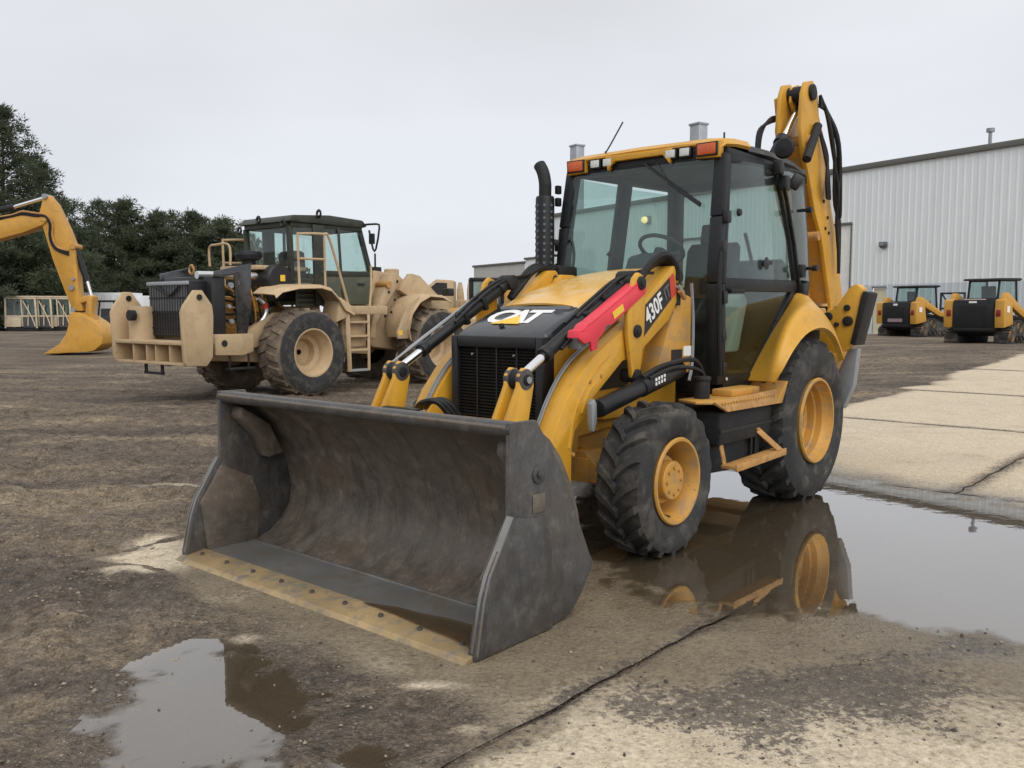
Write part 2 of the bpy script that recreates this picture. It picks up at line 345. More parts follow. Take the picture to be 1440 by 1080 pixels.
    for (px, py, rx, ry, a) in ((-2.24, 5.25, .18, .42, 1), (-2.2, 5.0, .2, .2, .9), (-1.22, 3.92, .09, .06, .8), (-.31, 3.40, .14, .045, .9), (-.08, 3.03, .13, .05, .9), (-1.6, 4.45, .2, .16, .3), (-2.9, 7.5, .32, .06, .6)):
        d = np.hypot((x - px) / rx, (y - py) / ry) + fbm(x, y, 6, 4) * .9
        k = a * sstep(1.7, .25, d); film = film * (1 - k); pale = np.maximum(pale, k)
    wet = np.maximum(sstep(.9, .02, sr + fbm(x, y, 5, 3) * .25), sstep(.35, .02, np.minimum(sl, ss)) * .8)
    wet = np.maximum(wet, film * .48)
    return h_g, h_s, gravel, pale, film * (1 - gravel * .4), wet, speck
def axis_pts(segs):
    out = [segs[0][0]]
    for a, b, s in segs:
        n = max(1, int(round((b - a) / s))); out += [a + (b - a) * (k + 1) / n for k in range(n)]
    return np.array(out)
def grid_mesh(name, X, Y, Z, masks, m):
    ny, nx = X.shape; me = bpy.data.meshes.new(name)
    co = np.stack([X, Y, Z], -1).reshape(-1, 3).astype(np.float32)
    i = np.arange(ny * nx).reshape(ny, nx); q = np.stack([i[:-1, :-1], i[:-1, 1:], i[1:, 1:], i[1:, :-1]], -1).reshape(-1, 4)
    me.vertices.add(len(co)); me.vertices.foreach_set('co', co.ravel()); me.loops.add(q.size); me.loops.foreach_set('vertex_index', q.ravel().astype(np.int32))
    me.polygons.add(len(q)); me.polygons.foreach_set('loop_start', (np.arange(len(q)) * 4).astype(np.int32)); me.update(calc_edges=True)
    me.polygons.foreach_set('use_smooth', np.ones(len(q), bool))
    at = me.color_attributes.new('mask', 'FLOAT_COLOR', 'POINT')
    at.data.foreach_set('color', np.stack([k.ravel() for k in masks], -1).astype(np.float32).ravel())
    me.materials.append(m); return link(name, me)
def yard_mat():
    m, t, b = mat('yard_gravel_and_concrete')
    o = nd(t, 'ShaderNodeTexCoord').outputs['Object']; at = nd(t, 'ShaderNodeAttribute', attribute_name='mask')
    sp = nd(t, 'ShaderNodeSeparateColor'); t.links.new(at.outputs['Color'], sp.inputs[0]); pale, film, wet = sp.outputs; spk = at.outputs['Alpha']
    nb = noise(t, o, .35, 4, .6); nm = noise(t, o, 2.6, 6, .65); nf = noise(t, o, 26, 5, .7); nv = noise(t, o, 110, 3, .7)
    mpn = nd(t, 'ShaderNodeMapping'); mpn.inputs['Scale'].default_value = (.25, 1.3, 1); mpn.inputs['Rotation'].default_value = (0, 0, R(-8)); t.links.new(o, mpn.inputs[0])
    ns = noise(t, mpn.outputs[0], .9, 6, .65, .5)
    vo = nd(t, 'ShaderNodeTexVoronoi'); vo.inputs['Scale'].default_value = 42; t.links.new(o, vo.inputs['Vector'])
    vo2 = nd(t, 'ShaderNodeTexVoronoi'); vo2.inputs['Scale'].default_value = 105; t.links.new(o, vo2.inputs['Vector'])
    g = mixc(t, rng(t, nb, .35, .65), (.142, .113, .085), (.198, .160, .122))
    g = mixc(t, rng(t, ns, .50, .64), g, (.33, .27, .185))                          # paler, drier strips
    g = mixc(t, mth(t, 'MULTIPLY', rng(t, ns, .48, .38), .8, True), g, (.078, .066, .055))    # damp dark strips
    g = mixc(t, rng(t, nm, .35, .75, 0, .6), g, (.095, .080, .068))
    g = mixc(t, mth(t, 'MULTIPLY', rng(t, nf, .5, .72), .7, True), g, (.042, .036, .032))
    nk = noise(t, o, 11, 5, .7); ng = noise(t, o, 55, 3, .7)
    g = mixc(t, 1.0, g, mixc(t, rng(t, nk, .32, .68), (.50, .49, .48), (1.55, 1.52, 1.48)), 'MULTIPLY')
    g = mixc(t, 1.0, g, mixc(t, rng(t, ng, .32, .68), (.60, .59, .58), (1.45, 1.42, 1.38)), 'MULTIPLY')
    stc = nd(t, 'ShaderNodeSeparateColor'); t.links.new(vo.outputs['Color'], stc.inputs[0])
    stone = mth(t, 'MULTIPLY', rng(t, vo.outputs['Distance'], .38, .22), rng(t, stc.outputs[0], .62, .7), True)
    g = mixc(t, mth(t, 'MULTIPLY', stone, .75), g, mixc(t, stc.outputs[1], (.12, .105, .09), (.40, .35, .28)))
    # concrete: mottled, stained
    c = mixc(t, rng(t, nm, .3, .7), (.52, .435, .315), (.65, .56, .425))
    c = mixc(t, rng(t, nb, .52, .75, 0, .35), c, (.38, .33, .26))
    c = mixc(t, mth(t, 'MULTIPLY', rng(t, nf, .54, .70), .65, True), c, (.30, .25, .19))
    c = mixc(t, mth(t, 'MULTIPLY', rng(t, ns, .60, .74), .7, True), c, (.25, .215, .17))
    # brown mud film
    f = mixc(t, rng(t, nm, .35, .7), (.185, .148, .100), (.285, .232, .160))
    f = mixc(t, mth(t, 'MULTIPLY', rng(t, nf, .52, .70), .65, True), f, (.095, .076, .053))
    f = mixc(t, mth(t, 'MULTIPLY', stone, .35), f, (.30, .25, .18))
    fm = mth(t, 'ADD', film, rng(t, nf, .3, .7, -.28, .28)); fm = mth(t, 'ADD', fm, rng(t, nm, .3, .7, -.28, .28)); fm = rng(t, fm, .10, .85)
    c = mixc(t, fm, c, f)
    sk = mth(t, 'ADD', spk, rng(t, nf, .3, .7, -.55, .30)); sk = mth(t, 'ADD', sk, rng(t, ng, .3, .7, -.55, .45)); sk = rng(t, sk, .30, .62)
    c = mixc(t, mth(t, 'MULTIPLY', sk, .85), c, mixc(t, rng(t, nv, .4, .6), (.045, .038, .034), (.11, .095, .08)))
    fine = mth(t, 'MULTIPLY', rng(t, nv, .60, .70), mth(t, 'MULTIPLY', rng(t, nm, .42, .6), .8), True)
    c = mixc(t, fine, c, (.09, .075, .06))
    c = mixc(t, 1.0, c, mixc(t, rng(t, ng, .32, .68), (.74, .73, .72), (1.22, 1.22, 1.2)), 'MULTIPLY')
    pm = mth(t, 'ADD', pale, rng(t, nf, .3, .7, -.3, .3)); pm = mth(t, 'ADD', pm, rng(t, nm, .3, .7, -.18, .18)); pm = rng(t, pm, .2, .8)
    col = mixc(t, pm, g, c)
    col = mixc(t, mth(t, 'MULTIPLY', wet, .32), col, (.04, .033, .024), 'MIX')
    t.links.new(col, b.inputs['Base Color'])
    ro = mth(t, 'SUBTRACT', rng(t, nf, .3, .7, .82, .95), mth(t, 'MULTIPLY', wet, rng(t, nm, .3, .7, .45, .80)), True); t.links.new(ro, b.inputs['Roughness'])
    b.inputs['Specular IOR Level'].default_value = .4
    hh = mth(t, 'ADD', mth(t, 'MULTIPLY', nf, 1.0), mth(t, 'MULTIPLY', vo.outputs['Distance'], -.6)); hh = mth(t, 'ADD', hh, mth(t, 'MULTIPLY', vo2.outputs['Distance'], -.35))
    dry = mth(t, 'SUBTRACT', 1.0, mth(t, 'MULTIPLY', pm, .80)); hh = mth(t, 'ADD', hh, mth(t, 'MULTIPLY', nk, 1.6)); bump(t, b, mth(t, 'MULTIPLY', hh, dry), 1.0, .026)
    return m
M['yard'] = yard_mat()
gx = axis_pts([(-1600, -200, 200), (-200, -40, 16), (-40, -12, 1.2), (-12, -5, .075), (-5, 3.2, .03), (3.2, 7, .07), (7, 14, .35), (14, 40, 1.5), (40, 200, 16), (200, 1600, 200)])
gy = axis_pts([(-60, -2, 8), (-2, 2.2, .4), (2.2, 5.2, .022), (5.2, 9, .04), (9, 14, .09), (14, 24, .25), (24, 60, 1.2), (60, 200, 14), (200, 3000, 280)])
GX, GY = np.meshgrid(gx, gy); hg, hs, gravel, pale, film, wet, speck = yard(GX, GY)
GZ = np.where(gravel > .02, hg * gravel + (hs - .02) * (1 - gravel), hs - .02)
under = 1 - sstep(.0, .5, gravel)       # below the slabs: dark joint dirt
pl = np.where(gravel > .5, np.minimum(pale, 1 - 0 * pale), 0)
pl = np.where(gravel > .4, pale * (pale > (1 - sstep(0, .5, gravel)) + .02), 0)
ground = struct(grid_mesh('ground', GX, GY, GZ, (pl, film * (gravel > .5), wet, speck * 0), M['yard']))
# concrete slabs: each a real sheet with open joints
apron = bpy.data.objects.new('concrete_apron', None); COL.objects.link(apron); struct(apron)
n_ed = [-5.63, -2.03, 1.57, 5.17, 8.77, 12.4]; t_ed = [1.0, 7.80, 12.3, 16.8, 21.4, 26.0, 30.5, 35.2]
rj = random.Random(3)
for i in range(len(n_ed) - 1):
    for j in range(len(t_ed) - 1):
        a0, a1, b0, b1 = n_ed[i], n_ed[i + 1], t_ed[j], t_ed[j + 1]
        if j == 0 and i > 1: continue
        far = b0 > 7; st = .16 if far else .035; gp = .008 if far else .012
        if i == 1 and j == 0: b0 = 1.0
        ns_ = np.linspace(a0 + gp, a1 - gp, int((a1 - a0) / st) + 2); ts = np.linspace(b0 + gp, b1 - gp, int((b1 - b0) / st) + 2)
        Nn, Tt = np.meshgrid(ns_, ts)
        # ragged edges: chipped arrises along the joints
        ed = np.minimum(np.minimum(Nn - a0, a1 - Nn), np.minimum(Tt - b0, b1 - Tt))
        X = Tt * CT + Nn * ST; Y = Tt * ST - Nn * CT
        jit = sstep(.14, .0, ed) * (.04 if far else .035); X = X + vnoise(X, Y, 9) * jit; Y = Y + vnoise(X + 50, Y, 9) * jit
        h1, h2, gr, pa, fi, we, sp_ = yard(X, Y)
        Z = h2 - sstep(.06, .0, ed) * .006 - sstep(.3, .8, gr) * .05 + (rj.random() - .5) * .004 * (1 if far else 0)
        stain = sstep(.16, .0, ed + fbm(X, Y, 4, 3) * .12); st2 = sstep(.085, .005, ed + fbm(X, Y, 7, 3) * .07)
        o = grid_mesh('concrete_slab', X, Y, Z, (np.minimum(pa, 1), np.maximum(fi, stain * .75), we, np.maximum(np.maximum(sp_, stain * .45), st2 * .95)), M['yard']); o.parent = apron
# puddles: level water that the uneven ground rises out of
def water_mat(name, tint, lo, pw, silt=(.15, .118, .078), edge=True):
    """shallow dirty water: mirrors the sky at a low angle, lets the muddy bottom show where it reflects dark things"""
    m, t, b = mat(name); t.nodes.remove(b); o = nd(t, 'ShaderNodeTexCoord').outputs['Object']
    bn = nd(t, 'ShaderNodeBump'); bn.inputs['Strength'].default_value = .012; bn.inputs['Distance'].default_value = .02; t.links.new(noise(t, o, 9, 2), bn.inputs['Height'])
    tr = nd(t, 'ShaderNodeBsdfTransparent'); tr.inputs[0].default_value = (*tint, 1)
    gl = nd(t, 'ShaderNodeBsdfGlossy'); gl.inputs['Roughness'].default_value = .015; gl.inputs[0].default_value = (.96, .96, .95, 1); t.links.new(bn.outputs[0], gl.inputs['Normal'])
    lw = nd(t, 'ShaderNodeLayerWeight'); lw.inputs[0].default_value = .5
    f = mth(t, 'ADD', mth(t, 'MULTIPLY', mth(t, 'POWER', lw.outputs['Facing'], pw), 1 - lo), lo, True)
    df = nd(t, 'ShaderNodeBsdfDiffuse'); df.inputs[0].default_value = (*silt, 1); ms = nd(t, 'ShaderNodeMixShader'); ms.inputs[0].default_value = .42; t.links.new(tr.outputs[0], ms.inputs[1]); t.links.new(df.outputs[0], ms.inputs[2])
    mx = nd(t, 'ShaderNodeMixShader'); t.links.new(f, mx.inputs[0]); t.links.new(ms.outputs[0], mx.inputs[1]); t.links.new(gl.outputs[0], mx.inputs[2])
    if edge:
        at = nd(t, 'ShaderNodeAttribute', attribute_name='mask'); cl = nd(t, 'ShaderNodeBsdfTransparent'); mo = nd(t, 'ShaderNodeMixShader')
        t.links.new(at.outputs['Fac'], mo.inputs[0]); t.links.new(cl.outputs[0], mo.inputs[1]); t.links.new(mx.outputs[0], mo.inputs[2]); mx = mo
    t.links.new(mx.outputs[0], t.nodes['Material Output'].inputs[0]); return m
M['water'] = water_mat('puddle_water', (.62, .54, .42), .08, 2.9)
M['silt_water'] = water_mat('silty_bucket_water', (.50, .40, .26), .05, 4.5, (.10, .07, .035), False)
def water(name, P, z, st, gravelly):
    """sheet of standing water cut to where the ground lies below its level; its margin thins out with the depth"""
    xs = [p[0] for p in P]; ys = [p[1] for p in P]
    X, Y = np.meshgrid(np.arange(min(xs) - .5, max(xs) + .5, st), np.arange(min(ys) - .5, max(ys) + .5, st))
    h1, h2, gr, *_ = yard(X, Y); d = z - (h1 if gravelly else h2); ok = (d > -.0015) & (polysd(X, Y, P) < (.09 if gravelly else .42))
    ny, nx = X.shape; i = np.arange(ny * nx).reshape(ny, nx); q = np.stack([i[:-1, :-1], i[:-1, 1:], i[1:, 1:], i[1:, :-1]], -1).reshape(-1, 4)
    q = q[ok.ravel()[q].any(1)]; used, inv = np.unique(q, return_inverse=True); inv = inv.reshape(-1, 4)
    me = bpy.data.meshes.new(name); me.from_pydata([(x, y, z) for x, y in zip(X.ravel()[used], Y.ravel()[used])], [], inv.tolist())
    at = me.color_attributes.new('mask', 'FLOAT_COLOR', 'POINT'); k = sstep(-.0012, .0042, d + fbm(X, Y, 16, 3) * .0022).ravel()[used]
    at.data.foreach_set('color', np.stack([k, k, k, k * 0 + 1], -1).astype(np.float32).ravel()); me.materials.append(M['water']); return struct(link(name, me))
water('puddle', PUD_R, .0032, .035, False); water('puddle', PUD_L, .0022, .02, True); water('puddle', PUD_S, .0022, .02, True)
# loose stones pressed into the gravel
def stones():
    rs = np.random.RandomState(5); V = []; F = []; N = 16000
    x = rs.uniform(-5.5, 3.4, N); y = 2.3 + rs.rand(N) ** 1.6 * 9
    hg_, hs_, gr, pa, fi, we, sp_ = yard(x, y)
    for k in range(N):
        p = gr[k] if gr[k] > .5 else (.15 + .75 * sp_[k])
        if rs.rand() > p: continue
        z = hg_[k] if gr[k] > .5 else hs_[k]
        if z < -.006 : continue
        s = .0035 + .009 * rs.rand() ** 3
        o = len(V); q = rs.normal(0, .28, (6, 3)); a = rs.rand() * 6.28
        U = np.array([(1, 0, 0), (-1, 0, 0), (0, 1, 0), (0, -1, 0), (0, 0, .75), (0, 0, -.5)]) * (1 + q); ca, sa = math.cos(a), math.sin(a)
        U = np.stack([U[:, 0] * ca - U[:, 1] * sa, U[:, 0] * sa + U[:, 1] * ca, U[:, 2]], 1) * s
        V += [(x[k] + u[0], y[k] + u[1], z + u[2] + s * .25) for u in U]
        F += [(o + i, o + j, o + l) for i, j, l in ((0, 2, 4), (2, 1, 4), (1, 3, 4), (3, 0, 4), (2, 0, 5), (1, 2, 5), (3, 1, 5), (0, 3, 5))]
    me = bpy.data.meshes.new('loose_gravel'); me.from_pydata(V, [], F); m, t, b = mat('gravel_stone'); ob = nd(t, 'ShaderNodeTexCoord').outputs['Object']
    t.links.new(mixc(t, rng(t, noise(t, ob, 30, 1), .42, .6), (.06, .052, .046), (.30, .255, .20)), b.inputs['Base Color']); b.inputs['Roughness'].default_value = .85
    me.materials.append(m); o = link('loose_gravel', me); o['kind'] = 'stuff'; tag(o, 'loose small stones scattered over the muddy yard', 'gravel')
stones()
# ================================================================ warehouse
WD = Vector((.5455, -.838, 0)); WP = Vector((16.65, 39.6, 0)); WN = Vector((-.838, -.5455, 0))   # along wall, door point, outward normal
wall_yaw = math.degrees(math.atan2(WD.y, WD.x))
def wall_mat(name, base):
    return worn(name, base, .45, .15, dirt=tuple(x * .72 for x in base), amt=.3, sc=.35, var=.04, streak=.15)
M['wall'] = wall_mat('ribbed_steel_white', (.80, .83, .835)); M['wall_low'] = wall_mat('ribbed_steel_blue_grey', (.585, .64, .675))
M['wall_grey'] = wall_mat('ribbed_steel_grey', (.50, .49, .46)); M['trim_dark'] = flat('eave_trim', (.13, .125, .11), .6)
M['door_w'] = worn('door_white', (.80, .79, .74), .5, dirt=(.65, .63, .57), amt=.2, sc=.6); M['door_c'] = worn('door_cream', (.66, .60, .42), .5, dirt=(.5, .44, .3), amt=.2, sc=.8)
M['conc_far'] = worn('plinth_concrete', (.5, .46, .38), .8, sc=.8)
def rib_panel(wd, z0, z1, pitch=.305):
    mb = MB(); n = int(round(wd / pitch)); P = []
    for k in range(n):
        x = k * pitch; P += [(x, 0), (x + pitch * .62, 0), (x + pitch * .70, .020), (x + pitch * .90, .020), (x + pitch * .98, 0)]
    P.append((wd, 0))
    vs = [(x, -y, z0) for x, y in P] + [(x, -y, z1) for x, y in P]; m = len(P)
    return mb.add(vs, [(i, i + 1, i + 1 + m, i + m) for i in range(m - 1)])
wh = thing('warehouse', 'large pale ribbed steel warehouse with dark eave behind the backhoe', 'warehouse', (26.64, 63.36, -.911), wall_yaw)
wh.scale = (1.6, 1.6, 1.6)
PW = 1.83; H0, H1, HM = .35, 8.0, 2.72
# openings in wall coordinates (s along wall, from the door point)
OPEN = [(-.30, .32, 2.58), (-5.2, -1.55, 5.55), (-13.5, -9.9, 5.55)]
def spans(a, b, z):
    """wall strips of one panel that miss the openings, at height z"""
    out = [(a, b)]
    for o0, o1, oz in OPEN:
        if z < oz:
            new = []
            for p, q in out:
                if q <= o0 or p >= o1: new.append((p, q)); continue
                if p < o0: new.append((p, o0))
                if q > o1: new.append((o1, q))
            out = new
    return out
cache = {}
s = -27.0
while s < 24:
    zs = sorted(set([H0, HM, H1] + [oz for o0, o1, oz in OPEN if o0 < s + PW and o1 > s]))
    for za, zb in zip(zs, zs[1:]):
        for p, q in spans(s, s + PW, (za + zb) / 2):
            if q - p < .04: continue
            k = (round(q - p, 3), za, zb); low = zb <= HM + .01
            if k not in cache:
                wd_ = q - p; n = max(1, round(wd_ / .305)); cache[k] = rib_panel(wd_, za, zb, wd_ / n).build('wall_panel', 'wall_low' if low else 'wall', wh, ang=20); o = cache[k]
            else:
                o = cache[k].copy(); COL.objects.link(o); o.parent = wh
            o.location = (p, 0, 0)
    s += PW
MB().bx(-27.1, 24.2, -.16, .3, 7.98, 8.22).build('eave_trim', 'trim_dark', wh, .02)
MB().add([(-27, .3, 8.2), (24, .3, 8.2), (24, 22, 9.6), (-27, 22, 9.6)], [(0, 1, 2, 3)]).build('roof', 'galv', wh)
MB().bx(-27, -26.9, .02, 22, .2, 8.1).build('end_wall', 'wall_grey', wh)
MB().bx(-27.05, 24, -.12, .05, -.2, .50).build('plinth', 'conc_far', wh)
d = MB().bx(-.28, .30, .03, .08, .46, 2.56).build('door', 'door_c', wh); MB().bx(-.33, .36, -.06, .06, 2.57, 2.64).build('door_head', 'trim_dark', d); MB().cyl((.2, 0, 1.45), (.2, -.05, 1.45), .03).build('door_handle', 'grey', d)
for o0, o1, oz in OPEN[1:]:
    dd = MB().bx(o0 - .05, o0, -.05, .12, .4, oz + .08).bx(o1, o1 + .05, -.05, .12, .4, oz + .08).bx(o0 - .05, o1 + .05, -.07, .12, oz, oz + .10).build('roller_door', 'trim_dark', wh)
    n = 9
    for k in range(n):
        za = .42 + (oz - .42) * k / n; zb = .42 + (oz - .42) * (k + 1) / n
        MB().bx(o0, o1, .05, .10, za + .004, zb - .004).build('panel', 'door_w', dd, .01, 1)
lm = MB().bx(.05, .35, -.22, 0, 4.42, 4.62).prism([(.05, 4.42), (.35, 4.42), (.30, 4.34), (.10, 4.34)], 'y', -.18, -.03).build('wall_light', 'greyp', wh, .015)
MB().bx(.10, .30, -.235, -.2, 4.46, 4.58).build('lens', 'grey', lm)
M['lit'] = flat('lit_lamp', (1, .75, .45), .4, 0, 1.5, (1, .60, .20))
lm = MB().bx(-15.7, -15.3, -.25, 0, 6.75, 7.2).build('wall_light', 'grey', wh, .02); lm['label'] = 'wall lamp that is lit warm orange'
MB().lathe([(0, -.2), (.15, -.17), (.2, -.05), (.2, .02)], (-15.5, -.32, 6.95), 'y', 16).build('lens', 'lit', lm)
MB().cyl((4.2, 1, 8.2), (4.2, 1, 8.95), .07).cyl((4.2, 1, 8.9), (4.2, 1, 9.05), .16).build('roof_vent', 'grey', wh)
for px, hh in ((-25.7, 13.2), (-13.86, 12.6)):
    MB().bx(px - .38, px + .38, 2.0, 2.7, 8.2, hh).bx(px - .44, px + .44, 1.94, 2.76, hh - .12, hh).build('exhaust_duct', 'galv', wh, .02)
wg = thing('storage_building', 'low grey steel building beyond the left end of the warehouse', 'building', (-4.87, 111.8, -.911), wall_yaw); wg.scale = (1.6, 1.6, 1.6)
for k in range(4):
    o = rib_panel(PW, .2, 5.0).build('wall_panel', 'wall_grey', wg, ang=20) if k == 0 else (lambda c: (COL.objects.link(c), setattr(c, 'parent', wg), c)[2])(p0.copy())
    if k == 0: p0 = o
    o.location = (k * PW, 0, 0)
MB().bx(0, .1, .02, 14, .2, 5.0).build('end_wall', 'wall_grey', wg)
MB().bx(-.1, 7.35, -.12, .3, 5.0, 5.16).build('eave_trim', 'trim_dark', wg, .02); MB().add([(0, .3, 5.1), (7.3, .3, 5.1), (7.3, 14, 6), (0, 14, 6)], [(0, 1, 2, 3)]).build('roof', 'galv', wg)
lk = thing('link_building', 'narrow white steel annex between grey building and warehouse', 'building', (1.55, 101.9, -.911), wall_yaw); lk.scale = (1.6, 1.6, 1.6)
o = rib_panel(1.83, .2, 5.25).build('wall_panel', 'wall', lk, ang=20); MB().bx(-.05, 1.9, -.12, .3, 5.25, 5.4).build('eave_trim', 'trim_dark', lk, .02); MB().bx(0, .1, .02, 10, .2, 5.2).build('end_wall', 'wall', lk)
# ================================================================ pines
def foliage_mat():
    m, t, b = mat('pine_needles'); oi = nd(t, 'ShaderNodeObjectInfo'); o = nd(t, 'ShaderNodeTexCoord').outputs['Object']
    c = mixc(t, rng(t, noise(t, o, .55, 3), .35, .65), (.070, .090, .052), (.115, .135, .080))
    c = mixc(t, rng(t, noise(t, o, 3.5, 2), .5, .75, 0, .5), c, (.13, .135, .085))
    c = mixc(t, mth(t, 'MULTIPLY', oi.outputs['Random'], .35), c, (.085, .10, .078))
    t.links.new(c, b.inputs['Base Color']); b.inputs['Roughness'].default_value = .8; b.inputs['Specular IOR Level'].default_value = .15
    tl = nd(t, 'ShaderNodeBsdfTranslucent'); t.links.new(c, tl.inputs[0]); mx = nd(t, 'ShaderNodeMixShader'); mx.inputs[0].default_value = .35; t.links.new(b.outputs[0], mx.inputs[1]); t.links.new(tl.outputs[0], mx.inputs[2]); t.links.new(mx.outputs[0], t.nodes['Material Output'].inputs[0]); return m
M['needles'] = foliage_mat(); M['bark'] = worn('pine_bark', (.075, .058, .045), .9, sc=2)
def pine(px, ytop, Y, rad, seed, label, low=.12, leaf=.42, dens=1.0):
    rs = np.random.RandomState(seed); X = (px - 720) / 1220 * Y; h = 1.52 + (437.7 - ytop) / 1220 * Y
    t = thing('pine_tree', label, 'tree', (X, Y, 0), 0, 'pines along the yard edge')
    mb = MB(); lean = rs.normal(0, .02, 2) * h
    mb.tube([(0, 0, -.2), (lean[0] * .3, lean[1] * .3, h * .4), (lean[0], lean[1], h * .97)], lambda u: .018 * h * (1 - u) + .03, 7)
    C = []; S = []
    nb = int(95 * dens)
    for k in range(nb):
        u = low + (1 - low) * (k + rs.rand()) / nb; z = h * u
        prof = (1 - u) ** (.80 if seed < 14 else .58) * (1.15 if u > .3 else .75 + u * 1.33)
        L = rad * prof * rs.uniform(.40, 1.30) + .2; a = k * 2.4 + rs.normal(0, .5); rise = rs.normal(.10, .10) + .35 * u
        d = np.array([math.cos(a), math.sin(a), rise]); p0 = np.array([lean[0] * u, lean[1] * u, z])
        mb.tube([p0, p0 + d * L * .5, p0 + d * L * .95], lambda q: .045 * (1 - q) + .012, 4, 2)
        nc = max(3, int(L * 2.3))
        for c in range(nc):
            q = .22 + .78 * (c + rs.rand()) / nc
            C.append(p0 + d * L * q + rs.normal(0, .20 + .12 * L * .3, 3) * np.array([1, 1, .55])); S.append(.24 + .24 * rs.rand() + .10 * (1 - u))
    C = np.array(C); S = np.array(S); m = 40; n = len(C)
    ctr = np.repeat(C, m, 0); sz = np.repeat(S, m)[:, None]
    dirs = rs.normal(0, 1, (n * m, 3)); dirs[:, 2] = dirs[:, 2] * .6 + .25; dirs /= np.linalg.norm(dirs, axis=1)[:, None]
    off = ctr + dirs * sz * rs.uniform(.1, 1.25, (n * m, 1))
    sd_ = np.cross(dirs, rs.normal(0, 1, (n * m, 3))); sd_ /= np.linalg.norm(sd_, axis=1)[:, None] + 1e-9
    ln = leaf * rs.uniform(.5, 1.15, (n * m, 1)); wd_ = leaf * .13
    V = np.stack([off - sd_ * wd_, off + sd_ * wd_, off + dirs * ln], 1).reshape(-1, 3)
    me = bpy.data.meshes.new('crown'); me.vertices.add(len(V)); me.vertices.foreach_set('co', V.astype(np.float32).ravel()); nf = n * m
    me.loops.add(nf * 3); me.loops.foreach_set('vertex_index', np.arange(nf * 3, dtype=np.int32)); me.polygons.add(nf); me.polygons.foreach_set('loop_start', np.arange(0, nf * 3, 3, dtype=np.int32)); me.update(calc_edges=True)
    me.materials.append(M['needles']); link('crown', me, t); mb.build('trunk', 'bark', t)
TREES = [(10, 160, 74, 6.6, 'tallest dark pine at the left edge of the yard'), (-62, 190, 76, 6.5, 'tall pine cut by the left picture edge'), (68, 235, 80, 5.4, 'mid-height pine just right of the tallest pine behind the excavator stick'),
 (30, 330, 70, 5.5, 'bushy lower pine behind the excavator stick'), (146, 288, 88, 5.4, 'open pine right of the excavator stick, its crown showing sky'), (186, 291, 90, 5.6, 'pine behind the white trailer, second right of the excavator stick'),
 (232, 306, 92, 5.8, 'pine third right of the excavator stick above the counterweight frame'), (270, 306, 90, 5.6, 'pine fourth right of the excavator stick above the radiator'),
 (318, 316, 92, 5.8, 'pine fifth right of the excavator stick left of the wheel loader cab'), (346, 338, 96, 4.6, 'last and lowest pine beside the wheel loader cab'), (295, 345, 99, 5, 'pine standing behind the row above the radiator'),
 (208, 340, 99, 5.2, 'pine standing in the second row behind the trailer'), (110, 330, 84, 5.0, 'low pine directly behind the excavator stick nose'), (-20, 300, 68, 5.5, 'lower pine at the left picture edge')]
for i, (px, yt, Y, r_, lb) in enumerate(TREES):
    pine(px, yt, Y, r_, 11 + i, lb, low=.02 if i in (3, 12, 13, 10, 11) else .05, leaf=.40 if i != 4 else .36, dens=1.3 if i != 4 else .85)
# ================================================================ wheels
def tyre(mb, c, Rr, W, rim, lugs, sweep, lugh, lugw, flip=1, chev=True, nl=48):
    """tyre about the y axis: carcass of revolution plus moulded lugs"""
    x0, y0, z0 = c; hw = W / 2; Rb = Rr - lugh
    prof = [(rim, -hw * .78), (rim + .02, -hw * .86), (rim + (Rb - rim) * .35, -hw * .99), (rim + (Rb - rim) * .62, -hw), (rim + (Rb - rim) * .84, -hw * .95), (Rb - .012 * Rr, -hw * .86), (Rb, -hw * .6), (Rb + .004, 0)]
    prof = prof + [(r, -h) for r, h in prof[-2::-1]]
    mb.lathe(prof, c, 'y', nl)
    def surf(y):                                   # radius of carcass at lateral y (outside shoulder runs down the sidewall)
        a = abs(y) / hw
        return Rb if a < .6 else Rb - .012 * Rr * ((a - .6) / .26) if a < .86 else Rb - .012 * Rr - (a - .86) / .13 * (Rb - rim) * .30
    st = 7
    for sgn in (-1, 1):
        for k in range(lugs):
            th0 = 2 * math.pi * (k + (.5 if sgn > 0 else 0)) / lugs; vs = []; fs = []
            for i in range(st):
                u = i / (st - 1); y = sgn * hw * (-.04 + 1.0 * u); th = th0 + flip * sweep * (u ** .75); r = surf(y); top = (Rr if u < .8 else Rr - (u - .8) / .2 * (Rr - r) * 1.05)
                top = max(top, r + .006); wb = lugw * (1.25 - .1 * u) / Rr; wt = lugw * (.80 + .15 * u) / Rr
                for rr, dw in ((r - .008, -wb / 2), (top, -wt / 2), (top, wt / 2), (r - .008, wb / 2)):
                    yy = y if abs(y) < hw * .86 or rr == top else y
                    vs.append((x0 + rr * math.cos(th + dw), y0 + yy, z0 + rr * math.sin(th + dw)))
            for i in range(st - 1):
                for j in range(4): fs.append((i * 4 + j, i * 4 + (j + 1) % 4, (i + 1) * 4 + (j + 1) % 4, (i + 1) * 4 + j))
            fs += [(0, 1, 2, 3), tuple(range((st - 1) * 4 + 3, (st - 1) * 4 - 1, -1))]
            mb.add(vs, fs)
    return mb
